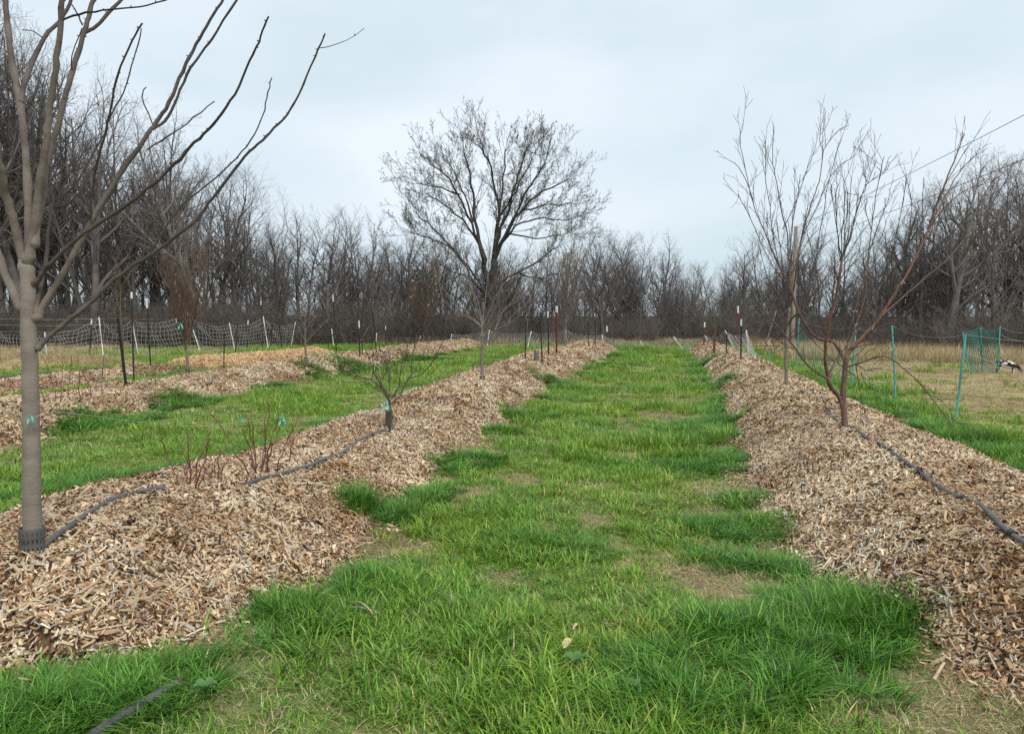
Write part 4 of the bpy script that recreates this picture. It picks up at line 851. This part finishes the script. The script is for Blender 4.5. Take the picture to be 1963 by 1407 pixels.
SB = [
 ([(746, 822), (746, 800), (747, 773), (748, 766)], 6, 5, 0),
 ([(746, 768), (730, 744), (712, 728), (692, 724), (680, 715), (668, 703), (656, 683), (649, 665), (642, 640)], 3, 1, -.3), ([(747, 762), (727, 736), (718, 713), (706, 679), (692, 643), (682, 610), (672, 578)], 3, 1, .3), ([(748, 768), (735, 752), (720, 748), (705, 735), (690, 726)], 2, 1, -.2),
 ([(748, 760), (747, 735), (748, 713)], 2, 1, .1), ([(750, 766), (764, 741), (768, 715), (771, 692), (779, 670), (790, 630)], 3.4, 1, .2), ([(750, 773), (765, 761), (771, 747), (786, 724), (792, 679), (795, 650)], 2.8, 1, -.2), ([(786, 725), (809, 716), (824, 700), (838, 679), (850, 652), (868, 600)], 2.2, 1, -.2), ([(767, 730), (752, 703), (744, 676)], 1.6, .8, .2), ([(770, 745), (798, 705), (815, 673)], 1.8, .8, .3), ([(748, 758), (732, 735), (722, 700), (728, 660)], 1.8, .8, .4), ([(768, 715), (785, 680), (812, 640), (835, 600)], 1.6, .8, .3),
 ([(727, 736), (735, 715), (745, 690)], 1.5, .8, .1), ([(712, 728), (716, 700), (700, 670)], 1.5, .8, -.2),
]
traced_tree(SB, 7.5, (746, 822), 'sapling', 'small bare bushy sapling in a grey slotted tube on the near mound', 'bark_twig', 'bark_twig', 43, .45, (.08, .28), .0026)
guard('trunk_guard', on(746, 822) - [0, 0, .02], .036, .215, 'tall grey slotted tube around the small bushy sapling', 3, 9)
ribbon(dp(740, 772, 7.42), .10, 'turquoise ribbon hanging beside the slotted tube of the bushy sapling', 0)

S2 = [
 ([(1507, 745), (1507, 700), (1508, 655), (1511, 620), (1514, 590)], 7.5, 5, 0), ([(1510, 625), (1520, 608), (1528, 602)], 4, 3, -.2), ([(1514, 595), (1505, 560), (1500, 520), (1495, 470), (1488, 420)], 4, 1.2, .3), ([(1514, 595), (1522, 550), (1528, 500), (1540, 440), (1548, 400)], 4, 1.2, -.2), ([(1528, 602), (1545, 560), (1560, 510), (1580, 460)], 2.6, 1, .2), ([(1512, 610), (1490, 570), (1470, 530), (1455, 470)], 2.6, 1, -.3), ([(1513, 600), (1512, 540), (1516, 480), (1510, 420)], 3, 1, .4),
 ([(1507, 665), (1480, 640), (1455, 600), (1440, 560)], 1.8, .9, -.4), ([(1508, 650), (1540, 615), (1570, 590)], 1.8, .9, .4), ([(1500, 520), (1480, 480), (1470, 440)], 2, 1, .2), ([(1528, 500), (1550, 460), (1570, 440)], 2, 1, .2),
]
traced_tree(S2, 12.1, (1507, 742), 'plum_tree', 'slim grey-trunked bare tree behind the peach tree on the right mound', 'bark_young', 'bark_twig', 47, .6, (.2, .6), .0035)
ST = [([(1458, 700), (1463, 680), (1471, 650), (1480, 622), (1488, 595)], 4, 2.2, 0), ([(1471, 650), (1462, 628), (1452, 600)], 1.6, .8, .2), ([(1478, 630), (1490, 618), (1500, 600)], 1.6, .8, -.2), ([(1484, 610), (1478, 585), (1470, 560)], 1.6, .8, .2)]
traced_tree(ST, 17.0, (1458, 700), 'sapling', 'thin leaning bare sapling beside the post pair on the right mound', 'bark_young', 'bark_twig', 48, .5, (.2, .5), .004)

e = orchard(on(360, 722), 3.05, 'pear_tree', 'upright tree with dense orange-brown shoots on the mound with dark posts', uprt, .045, .2, 'bark_young', 51, 'bark_orange', nlead=9)
guard('trunk_guard', on(360, 722) - [0, 0, .03], .055, .22, 'grey collar round the foot of the orange-shooted tree', 3, 10)
ribbon(dp(346, 620, 14.1), .13, 'turquoise ribbon tied low in the orange-shooted tree', .2)
orchard(on(587, 697), 2.2, 'apple_tree', 'small single-stemmed bare tree with upswept branches on the post-lined mound', lead, .032, .3, 'bark_young', 52)
guard('trunk_guard', on(587, 699) - [0, 0, .03], .05, .2, 'small grey collar round the single-stemmed tree', 2, 10)
orchard(gp(236, 683), 4.2, 'apple_tree', 'thin brown bare tree standing before the netting beside two dark posts', lead, .05, .3, 'bark_orange', 53)
orchard(on(812, 661), 3.3, 'plum_tree', 'brown brushy tree dotted with white blossom at the end of a mulch row', dict(uprt, fan=.55), .05, .15, 'bark_young', 54, 'bark_orange', .05, nlead=9)
orchard(gp(774, 660), 3.2, 'sapling', 'thin pale pole-like sapling beside the white-blossomed tree', lead, .035, .3, 'bark_young', 55)
orchard(on(1083, 668), 3.3, 'pear_tree', 'brown bare tree with upright shoots just beyond the red post', uprt, .045, .25, 'bark_young', 56, 'bark_young', nlead=7)
orchard(on(1455, 690) + [.5, 0, 0], 1.2, 'sapling', 'short twiggy sapling at the back edge of the right mound', lead, .012, .3, 'bark_twig', 57)

# ------------------------------------------------------------------ canes
def canes(px, d, name, label, seed, w=3.0, twigs=.35):
    g = np.random.default_rng(seed); loc = on(*px[0][0]); e = empty(name, loc, label, 'canes'); 
    for pp in px:
        b0 = on(*pp[0]); dd = depth(b0); pts = [b0 - [0, 0, .04]] + [dp(u, v, dd + g.normal(0, .12)) for u, v in pp[1:]]; n = 12
        Q = smooth(pts, n); Q[1:-1] += g.normal(0, .006, (n - 2, 3)); mb = MB(); mb.tube(Q, np.linspace(w, w * .45, n) * dd / F / 2, 5)
        for j in range(3, n):
            if g.uniform() < twigs:
                d_ = (Q[j] - Q[j - 1]); d_ = d_ / np.linalg.norm(d_) + g.normal(0, .7, 3); L = g.uniform(.02, .12); mb.tube(smooth([Q[j], Q[j] + d_ * L * .6, Q[j] + d_ * L + [0, 0, .02]], 4), [.0022, .002, .0016, .0012], 4)
        obj('cane', shift(mb, loc), M['cane'], e)
    return e
canes([[(365, 937), (362, 900), (355, 874), (348, 866)], [(370, 937), (374, 905), (385, 870), (400, 845)], [(349, 938), (335, 905), (318, 870), (312, 845), (316, 825)], [(366, 936), (366, 895), (360, 865), (356, 830)], [(372, 936), (385, 900), (394, 870), (396, 848), (404, 830)], [(378, 932), (392, 895), (402, 840)], [(360, 938), (358, 915), (352, 890)], [(418, 930), (428, 900), (444, 880)], [(418, 932), (420, 890), (425, 870), (440, 846)], [(376, 936), (388, 912), (396, 890)], [(395, 930), (405, 910), (415, 892)]], 6, 'raspberry_canes', 'clump of thin reddish canes beside the buried pipe, without ribbons', 61)
canes([[(483, 918), (472, 893), (455, 876), (438, 845), (420, 812), (400, 788)], [(497, 912), (490, 880), (482, 840), (478, 810), (470, 800)], [(503, 910), (512, 875), (518, 850), (526, 822), (534, 800), (540, 785)], [(500, 912), (505, 880), (508, 840), (510, 800), (509, 755)], [(507, 910), (518, 870), (530, 840), (538, 815), (545, 808)], [(528, 905), (540, 870), (552, 845), (568, 810), (582, 790)], [(492, 912), (484, 875), (476, 850), (465, 825)], [(501, 912), (502, 870), (512, 820), (516, 785)], [(495, 914), (484, 890), (478, 870)], [(552, 893), (558, 865), (562, 840)], [(490, 914), (488, 870), (484, 815), (478, 790)], [(505, 911), (514, 885), (522, 866)]], 6.4, 'raspberry_canes', 'clump of thin reddish canes under the string with two ribbons', 62)
canes([[(38, 775), (20, 735), (2, 700)], [(87, 775), (78, 745), (69, 719)], [(110, 778), (100, 735), (92, 705), (79, 683)], [(115, 778), (118, 740), (121, 678)], [(130, 770), (134, 730), (137, 680)], [(152, 773), (152, 730), (150, 683)], [(179, 765), (168, 735), (153, 704)], [(193, 765), (197, 720), (199, 680)]], 11, 'raspberry_canes', 'row of tall single canes on the far mound left of the dark posts', 63, 2.0, .2)
canes([[(1010, 700), (1008, 680), (1002, 665)], [(968, 715), (966, 690), (960, 672), (958, 660)], [(970, 714), (974, 690), (976, 672)]], 14, 'raspberry_canes', 'sparse low twiggy canes on the mound beyond the fan-branched tree', 64, 1.4, .4)

# ------------------------------------------------------------------ string with ribbons
a = dp(62, 800, 3.52); pts = []
for (u, v, d) in ((62, 800, 3.52), (110, 790, 3.7), (200, 800, 4.5), (300, 812, 5.4), (380, 817, 5.9), (467, 808, 6.35), (540, 801, 6.6), (600, 805, 6.9), (680, 795, 7.2), (740, 770, 7.45)): pts.append(dp(u, v, d))
mb = MB(); mb.tube(smooth(pts, 60), .0011, 5); tag(obj('string_line', mb, M['string']), 'thin pale string stretched from the pale trunk to the bushy sapling', 'string')
ribbon(dp(467, 807, 6.35), .062, 'turquoise bow-shaped ribbon open upward on the string', 0, False)
ribbon(dp(541, 800, 6.6), .085, 'turquoise crumpled ribbon on the string at the taller canes', .5, True)

# ------------------------------------------------------------------ irrigation pipes
def pipe(px, r, label, name='irrigation_pipe', lift=None, m='pipe'):
    pts = []
    for q_ in px:
        p = on(q_[0], q_[1]); p[2] = q_[2] if len(q_) > 2 else r + .016; pts.append(p)
    Q = smooth(pts, len(pts) * 8); Q[:, 2] += surf(Q[:, 0], Q[:, 1]); Q[2:-2, 2] = (Q[:-4, 2] + Q[1:-3, 2] + Q[2:-2, 2] + Q[3:-1, 2] + Q[4:, 2]) / 5
    mb = MB(); mb.tube(Q, r, 10)
    return tag(obj(name, mb, M[m]), label, 'pipe'), Q
def bands(o, Q, js, r):
    for j in js:
        mb = MB(); mb.tube(Q[j:j + 2], r * 1.25, 10); obj('clip', mb, M['post_dark'], o)
o, Q = pipe([(78, 1066), (112, 1035), (150, 1008), (200, 976), (245, 958), (290, 948), (312, 945), (345, 942, -.03), (400, 940, -.05), (455, 936, -.03), (482, 932), (530, 920), (590, 902), (640, 882), (690, 850), (750, 828), (765, 820, -.03), (775, 815, -.01), (790, 798), (812, 784), (842, 775), (870, 762), (890, 752, -.02), (920, 742, -.04)], .0165, 'grey-black irrigation pipe winding along the near left mound, partly buried')
o, Q = pipe([(2420, 1330), (2220, 1195), (2060, 1100), (1963, 1052), (1905, 1005), (1850, 968), (1790, 935), (1735, 893), (1690, 860), (1640, 828), (1618, 820), (1600, 807), (1582, 795), (1578, 780), (1572, 768), (1552, 752), (1530, 745, -.03)], .0165, 'grey-black irrigation pipe curving past the peach tree down the right mound')
bands(o, Q, (28, 42, 54, 64), .0165)
o, Q = pipe([(150, 1450), (210, 1405), (265, 1372), (320, 1338), (345, 1324)], .021, 'short length of black pipe with a brown end lying in the near grass')
mb = MB(); mb.tube(Q[-3:] + [0, 0, .001], .0225, 10); obj('end_cap', mb, M['bark_peach'], o)
pipe([(380, 738, 0.0), (410, 728), (430, 715), (455, 706), (480, 703, -.03)], .02, 'dark pipe resting beside the collar of the orange-shooted tree')
pipe([(-40, 728), (40, 722), (120, 716), (200, 708), (290, 706)], .018, 'thin black pipe running along the low pale mulch bed')

# ------------------------------------------------------------------ T-posts
def tpost(ub, vb, ut, vt, label, color='post_dark', tip=0.0, group=None, w=.034, base=None):
    b0 = on(ub, vb) if base is None else base; d = depth(b0); top = dp(ut, vt, d + R.normal(0, .05)); ax = top - b0; L = np.linalg.norm(ax)
    e = empty('t_post', b0, label, 'post', group)
    q_ = Vector(ax).to_track_quat('Z', 'Y'); e.rotation_mode = 'QUATERNION'; e.rotation_quaternion = q_
    def prof(z0, z1, k):
        mb = MB(); f = .12 * w
        mb.box(np.array([0, 0, (z0 + z1) / 2]), np.array([w / 2 * k, f * k, (z1 - z0) / 2])); mb.box(np.array([0, (w * .45 + f) * k + .0005, (z0 + z1) / 2]), np.array([f * k, w * .45 * k, (z1 - z0) / 2 - .001])); return mb
    mb = prof(-.2, L - tip * L, 1.0)
    for z in np.arange(.08, L - tip * L - .05, .055): mb.box(np.array([0, -.15 * w - .003, z]), np.array([w * .2, .003, .011]))
    obj('shaft', mb.mesh('shaft', False), M[color], e)
    if tip: obj('white_tip', prof(L - tip * L + .001, L, 1.12).mesh('white_tip', False), M['white'], e)
    return e
tpost(241, 745, 225, 610, 'dark leaning post without a white tip on the post-lined mound')
tpost(257, 740, 252, 560, 'tall dark post with a white tip beside the leaning post', tip=.07)
tpost(289, 704, 281, 573, 'dark white-tipped post standing before the netting, next to the post pair', tip=.14)
tpost(429, 712, 430, 640, 'short dark post without a tip right of the orange-shooted tree')
tpost(646, 688, 638, 565, 'tall dark post with a white tip right of the single-stemmed tree', tip=.11)
tpost(690, 692, 688, 615, 'shorter dark post with a long white tip behind the bushy sapling', tip=.19)
tpost(695, 684, 693, 597, 'thin black post without a tip close behind the long-tipped post', w=.028)
tpost(722, 684, 714, 598, 'thin black leaning post at the end of the post-lined mound', w=.028)
tpost(740, 664, 739, 625, 'far dark post showing only its small white tip before the wood', tip=.2)
tpost(504, 668, 500, 577, 'far dark post with a small white tip above the netting corner', tip=.09)
tpost(1006, 693, 1009, 615, 'thin black post leftmost of the cluster beyond the fan-branched tree', w=.03)
tpost(1039, 698, 1036, 597, 'thin tall black post without a tip left of the white-tipped pair', w=.03)
tpost(1052, 684, 1050, 597, 'black post with a white tip next to the red post', tip=.14)
tpost(1067, 682, 1067, 587, 'red post with a white tip on the left mound', 'post_red', .13, w=.055)
tpost(1163, 662, 1163, 625, 'far red post with a white tip at the end of the left mound', 'post_red', .3, w=.05)
tpost(1128, 668, 1126, 615, 'thin far black post between the red posts', w=.03)
tpost(1141, 669, 1141, 613, 'second thin far black post between the red posts', w=.03)
tpost(1412, 678, 1415, 587, 'red post with a white tip on the right mound', 'post_red', .15, w=.055)
tpost(1420, 697, 1421, 612, 'black post with a white tip beside the red post on the right mound', tip=.15)
tpost(1349, 665, 1351, 618, 'small far red post with a white tip at the end of the right mound', 'post_red', .2, w=.05)
tpost(1370, 680, 1374, 617, 'dark rusty post left of the red post on the right mound', 'bark_red', w=.035)
tpost(1367, 680, 1369, 640, 'short rusty stake close beside the dark rusty post', 'bark_red', w=.03)
tpost(1392, 682, 1394, 640, 'short black stake just left of the red post on the right mound', w=.03)
# wire tree cage by the thin black posts
c = on(1028, 695)
guard('tree_tube', c - [0, 0, .02], .06, .32, 'dark tree tube between the thin black posts on the left mound', 4, 10)

# ------------------------------------------------------------------ white netting fence round the orchard
fence = empty('netting_fence', gp(384, 675), 'pale electric netting fence running round the back of the orchard', 'fence')
fl = np.array(gp(384, 675)); 
FP = [((-60, 697), (-62, 618)), ((90, 686), (86, 640)), ((198, 682), (190, 612)), ((265, 679), (253, 615)), ((384, 675), (360, 602)), ((450, 671), (440, 622)), ((514, 668), (505, 610)), ((558, 664), (566, 620)), ((640, 666), (636, 632)), ((720, 664), (722, 640)), ((800, 662), (806, 645)), ((862, 660), (866, 641)), ((934, 664), (938, 634)), ((1011, 668), (1018, 637)), ((1084, 669), (1085, 633)), ((1158, 668), (1154, 643)), ((1235, 671), (1228, 655)), ((1311, 673), (1292, 647)), ((1367, 672), (1352, 645)), ((1411, 676), (1391, 636)), ((1436, 690), (1431, 636)), ((1450, 712), (1458, 690))]
tops, bots = [], []
for (bu, bv), (tu, tv) in FP:
    b0 = gp(bu, bv); t_ = dp(tu, tv, depth(b0)); bots.append(b0); tops.append(t_)
for b0, t_ in zip(bots, tops):
    mb = MB(); mb.tube(np.array([b0 - (t_ - b0) * .12, b0 * .5 + t_ * .5, t_ + (t_ - b0) * .06]), .016, 6); obj('fence_post', shift(mb, fl), M['white'], fence)
g = np.random.default_rng(3)
for i in range(len(bots) - 1):
    b0, b1, t0, t1 = bots[i], bots[i + 1], tops[i], tops[i + 1]; L = np.linalg.norm(b1 - b0); nv = max(5, int(L / .13)); nh = 8; mb = MB()
    dark = i in (7, 8, 9, 10)
    sag = .16 * np.linalg.norm(t0 - b0)
    def pt(s, h):
        bot = b0 + (b1 - b0) * s; top = t0 + (t1 - t0) * s; top = top - np.array([0, 0, sag * 4 * s * (1 - s)]); p = bot + (top - bot) * h
        return p + np.array([.05 * math.sin(s * L * 5 + h * 9), .05 * math.sin(s * L * 7 + h * 6 + 1), 0.012 * math.sin(s * L * 11)])
    r_ = .0045 if not dark else .0035
    for k in range(nv + 1): mb.tube(np.array([pt(k / nv, h) for h in np.linspace(0.02, 1, 7)]), r_, 3, cap=False)
    for h in np.linspace(0.02, 1, nh): mb.tube(np.array([pt(s, h) for s in np.linspace(0, 1, nv + 1)]), r_, 3, cap=False)
    obj('net', shift(mb, fl), M['net_black' if dark else 'net_white'], fence)
# dark posts holding the netting on the left
for (bu, bv), (tu, tv), w_ in (((172, 685), (176, 612), .14), ((474, 668), (476, 614), .16), ((520, 667), (522, 622), 0), ((540, 668), (535, 622), 0), ((630, 668), (629, 640), 0), ((452, 676), (456, 622), 0), ((338, 668), (338, 610), .2)):
    tpost(bu, bv, tu, tv, 'dark thin stake holding up the netting fence' + (', with a white tip' if w_ else ', untipped'), tip=w_, group='white-tipped netting stakes' if w_ else 'untipped netting stakes', w=.035)

# wire field fence in front of the wood on the left
wf = empty('wire_fence', gp(-40, 672), 'thin plain wire fence strung along the wood on the left', 'fence'); wl = np.array(gp(-40, 672))
A0, A1 = dp(-60, 605, 33), dp(330, 605, 37)
for k in range(5):
    p0 = A0 * (1 - k / 4) + A1 * k / 4; p0[2] = 0; mb = MB(); mb.tube(np.array([p0, p0 + [0, 0, .8], p0 + [0, 0, 1.45]]), .04, 6); obj('fence_post', shift(mb, wl), M['bark_wood'], wf)
for h in (.5, .8, 1.1, 1.38):
    mb = MB(); mb.tube(np.array([A0 * (1 - s) + A1 * s - [0, 0, (A0 * (1 - s) + A1 * s)[2] - h - .02 * math.sin(s * 12)] for s in np.linspace(0, 1, 25)]), .008, 3); obj('wire', shift(mb, wl), M['net_white'], wf)

# straw heap and logs on the far left
straw_p = gp(60, 702)
ss = np.linspace(0, 2 * math.pi, 33)[:-1]; mb = MB(); V = []; rings = 9
for k in range(rings):
    f = k / (rings - 1); r_ = 1 - f
    for a in ss: rr_ = r_ * (1 + .12 * math.sin(3 * a) + .07 * math.sin(7 * a)); V.append([2.9 * rr_ * math.cos(a), 1.1 * rr_ * math.sin(a), .34 * (1 - r_ ** 2) + .03 * math.sin(a * 5 + k) - .02])
i = np.arange(rings - 1)[:, None] * 32; j = np.arange(32)[None]; j2 = (j + 1) % 32
mb.add(V, [np.stack([i + j, i + j2, i + 32 + j2, i + 32 + j], -1).reshape(-1, 4)])
o = tag(obj('straw_heap', mb, M['straw']), 'low heap of old straw in front of the netting fence', 'straw heap'); o.location = straw_p; o.rotation_euler = (0, 0, .6)
aa = R.uniform(0, 6.283, 700); rr_ = np.sqrt(R.uniform(0, 1, 700)); hp = np.stack([2.9 * rr_ * np.cos(aa), 1.1 * rr_ * np.sin(aa), .34 * (1 - rr_ ** 2) - .01], -1); s_ = R.uniform(1.6, 2.8, 700)
scatter('straw', hp, tilt(700, .5), np.stack([s_, s_, s_], -1), R.integers(0, 4, 700), DC, o)

# ------------------------------------------------------------------ green netting fence on the right
gl = np.array(gp(1832, 808)); gf = empty('green_fence', gl, 'green plastic netting fence with teal posts and sagging cords along the hay field', 'fence')
GP = [((1832, 808), (1851, 641)), ((1717, 768), (1710, 624)), ((1632, 746), (1641, 627)), ((1527, 705), (1532, 610)), ((1474, 694), (1476, 672))]
gt, gb = [], []
for (bu, bv), (tu, tv) in GP:
    b0 = gp(bu, bv); t_ = dp(tu, tv, depth(b0)); gb.append(b0); gt.append(t_)
    mb = MB(); mb.tube(np.array([b0 - (t_ - b0) * .1, (b0 + t_) / 2, t_]), [.018, .017, .015], 8); obj('fence_post', shift(mb, gl), M['post_teal'], gf)
far_ = [((1858, 716), (1846, 636)), ((1883, 715), (1880, 628)), ((1913, 718), (1917, 626)), ((1990, 722), (1985, 632))]
fb, ft = [], []
for (bu, bv), (tu, tv) in far_:
    b0 = gp(bu, bv); t_ = dp(tu, tv, depth(b0)); fb.append(b0); ft.append(t_)
    mb = MB(); mb.tube(np.array([b0 - (t_ - b0) * .1, (b0 + t_) / 2, t_]), .017, 8); obj('fence_post', shift(mb, gl), M['post_teal'], gf)
def net(b0, b1, t0, t1, m, cell=.06, sag=.1, r_=.003):
    L = np.linalg.norm(b1 - b0); H = np.linalg.norm(t0 - b0); nv = max(3, int(L / cell)); nh = max(3, int(H / (cell * 1.5))); mb = MB()
    def pt(s, h):
        top = t0 + (t1 - t0) * s - np.array([0, 0, sag * 4 * s * (1 - s)]); bot = b0 + (b1 - b0) * s; p = bot + (top - bot) * h
        return p + np.array([.03 * math.sin(s * L * 9 + h * 8), .04 * math.sin(s * L * 6 + h * 5), 0])
    for k in range(nv + 1): mb.tube(np.array([pt(k / nv, h) for h in np.linspace(0.01, 1, 8)]), r_, 3, cap=False)
    for h in np.linspace(0.01, 1, nh + 1): mb.tube(np.array([pt(s, h) for s in np.linspace(0, 1, max(6, nv // 3))]), r_, 3, cap=False)
    obj('net', shift(mb, gl), m, gf)
net(fb[0], fb[1], ft[0], ft[1], M['net_green'], .045, .05, .006); net(fb[1], fb[2], ft[1], ft[2], M['net_green'], .045, .12, .006)
net(gb[2], gb[3], gt[2] - [0, 0, .25], gt[3] - [0, 0, .25], M['net_green'], .12, .4, .003)
net(gb[1], gb[2], gb[1] + [0, 0, .5], gt[2] - [0, 0, .3], M['net_green'], .14, .35, .0022)
def cord(p0, p1, sag, r_=.006, m='cord'):
    r_ *= .62
    mb = MB(); s = np.linspace(0, 1, 24)[:, None]; mb.tube(p0 + (p1 - p0) * s - np.array([0, 0, 1]) * sag * 4 * s * (1 - s), r_, 5); obj('cord', shift(mb, gl), M[m], gf)
cord(gt[0], ft[2] + [.9, -.6, -.35], .05, .004); mid0 = gb[0] + (gt[0] - gb[0]) * .80
cord(mid0, dp(1950, 707, 16), .02, .008); cord(gb[1] + (gt[1] - gb[1]) * .75, mid0, .22, .006); cord(gt[1], gt[0], .12, .004); cord(gt[2], gt[1], .1, .004); cord(gt[3], gt[2], .15, .004)
cord(dp(1950, 707, 16), dp(2100, 730, 14), .02, .008); cord(ft[2], ft[3], .12, .006); cord(ft[2] - [0, 0, .2], ft[3] - [0, 0, .25], .1, .008); cord(gt[0], ft[0], .12, .004)

# ------------------------------------------------------------------ utility pole and wires
pd = 37.0; pb = dp(1521, 605, pd); pb[2] = 0; ptp = dp(1524, 436, pd)
far1 = dp(1963, 199, 15.6); far2 = dp(1963, 284, 15.6)
dirn = (far1 - ptp); q1 = ptp + dirn * 1.7; q2p = dp(1524, 470, pd); q2 = q2p + (far2 - q2p) * 1.7
def upole(p0, h, label):
    e = empty('utility_pole', p0, label, 'pole', None); mb = MB(); mb.tube(np.array([[0, 0, -.5], [0, 0, h * .5], [0, 0, h]]), [.11, .10, .085], 12); obj('shaft', mb, M['pole'], e)
    for z in (h - .05, h - .95):
        mb = MB(); mb.tube(np.array([[.08, 0, z], [.13, 0, z], [.15, 0, z + .06]]), .03, 8); obj('insulator', mb, M['net_white'], e)
upole(pb, ptp[2], 'weathered wooden utility pole standing behind the right mound')
pb2 = q1 * [1, 1, 0]; upole(pb2, q1[2] + .1, 'weathered wooden utility pole at the outer end of the wires, by the hay field')
for a, c, lb in ((ptp, q1, 'upper black overhead wire sloping to the wooden pole'), (q2p, q2, 'lower black overhead wire sloping to the wooden pole')):
    s = np.linspace(0, 1, 40)[:, None]; mb = MB(); mb.tube(a + (c - a) * s - np.array([0, 0, .25]) * 4 * s * (1 - s), .007, 6); tag(obj('overhead_wire', mb, M['wire']), lb, 'wire')

# ------------------------------------------------------------------ goat grazing in the field
gm_ = bpy.data.materials.new('goat_coat'); gm_.use_nodes = True; t = gm_.node_tree; b = t.nodes['Principled BSDF']; b.inputs['Roughness'].default_value = .8
tcn = t.nodes.new('ShaderNodeTexCoord'); nn = t.nodes.new('ShaderNodeTexNoise'); nn.inputs['Scale'].default_value = 5.5; nn.inputs['Detail'].default_value = 1.5; t.links.new(tcn.outputs['Object'], nn.inputs[0])
rp = t.nodes.new('ShaderNodeValToRGB'); rp.color_ramp.interpolation = 'CONSTANT'; rp.color_ramp.elements[0].color = (.012, .012, .013, 1); rp.color_ramp.elements[1].position = .535; rp.color_ramp.elements[1].color = (.75, .73, .7, 1)
t.links.new(nn.outputs[0], rp.inputs[0]); t.links.new(rp.outputs[0], b.inputs['Base Color'])
J = [  # x forward, y side, z, radius
 (-.20, 0, .40, .085), (-.08, 0, .385, .098), (.06, 0, .375, .10), (.17, 0, .36, .088), (.26, 0, .28, .052), (.33, 0, .18, .042), (.375, 0, .11, .045), (.42, 0, .045, .026),   # 0-7 trunk, neck, head
 (-.27, 0, .45, .03), (-.31, 0, .50, .012),                                                                                                   # tail
 (-.20, .055, .33, .055), (-.16, .06, .25, .034), (-.235, .06, .15, .02), (-.215, .06, .02, .018), (-.20, -.055, .33, .055), (-.17, -.06, .25, .034), (-.245, -.06, .15, .02), (-.225, -.06, .02, .018),
 (.16, .055, .28, .042), (.175, .06, .16, .022), (.165, .06, .02, .018), (.16, -.055, .28, .042), (.15, -.06, .16, .022), (.14, -.06, .02, .018),
 (.355, .06, .15, .014), (.33, .105, .135, .010), (.355, -.06, .15, .014), (.33, -.105, .135, .010)]
E_ = [(0, 1), (1, 2), (2, 3), (3, 4), (4, 5), (5, 6), (6, 7), (0, 8), (8, 9), (0, 10), (10, 11), (11, 12), (12, 13), (0, 14), (14, 15), (15, 16), (16, 17), (3, 18), (18, 19), (19, 20), (3, 21), (21, 22), (22, 23), (6, 24), (24, 25), (6, 26), (26, 27)]
me = bpy.data.meshes.new('goat'); me.from_pydata([j[:3] for j in J], E_, []); o = obj('goat', me, gm_)
import bmesh
bm = bmesh.new(); bm.from_mesh(me); bm.verts.layers.skin.verify(); bm.to_mesh(me); bm.free()
md = o.modifiers.new('skin', 'SKIN'); md.use_smooth_shade = True
for i, j in enumerate(J): me.skin_vertices[0].data[i].radius = (j[3], j[3])
me.skin_vertices[0].data[1].use_root = True
o.modifiers.new('sub', 'SUBSURF').levels = 2; o.modifiers['sub'].render_levels = 2
gpz = gp(1930, 716); o.location = (gpz[0], gpz[1], S(gpz)); o.rotation_euler = (0, 0, PH - .25); o.scale = (.95, .95, .8)
tag(o, 'small black and white spotted goat grazing beyond the green netting', 'goat')

# ------------------------------------------------------------------ small things in the near grass
def leaf_obj(name, px, size, m, label, cat, n=1, stand=.3):
    p = on(*px); mb = MB(); g = np.random.default_rng(int(px[0]))
    for q_ in range(n):
        az = q_ * 2.4 + g.uniform(0, 1); k = 9; tt = np.linspace(0, 1, k); w = size * .36 * np.sin(tt ** .8 * math.pi) ** .7 + .001
        c = np.stack([np.cos(az) * tt * size, np.sin(az) * tt * size, stand * size * np.sin(tt * 2.2) + .035], -1); sd_ = np.array([-math.sin(az), math.cos(az), 0])
        V = np.concatenate([c - sd_ * w[:, None] + [0, 0, .012], c, c + sd_ * w[:, None] + [0, 0, .012]]); a = np.arange(k - 1)
        mb.add(V, [np.stack([a, a + 1, k + a + 1, k + a], -1), np.stack([k + a, k + a + 1, 2 * k + a + 1, 2 * k + a], -1)])
    o = obj(name, mb, m); o.location = p; return tag(o, label, cat)
leaf_obj('fallen_leaf', (1080, 1262), .055, M['leaf_dry'], 'pale yellow fallen leaf lying in the near grass', 'leaf', 1, .6)
leaf_obj('broadleaf_weed', (1100, 1290), .05, M['weed'], 'broad-leaved weed beside the pale fallen leaf', 'weed', 5, .7)
leaf_obj('broadleaf_weed', (395, 1345), .05, M['weed'], 'broad-leaved weed next to the brown pipe end', 'weed', 5, .8)
leaf_obj('broadleaf_weed', (1210, 1340), .045, M['weed'], 'small broad-leaved weed in the middle of the grass strip', 'weed', 4, .7)
leaf_obj('fallen_leaf', (1098, 1225), .03, M['leaf_dry'], 'small pale curled leaf in the grass strip above the larger one', 'leaf', 1, .9)
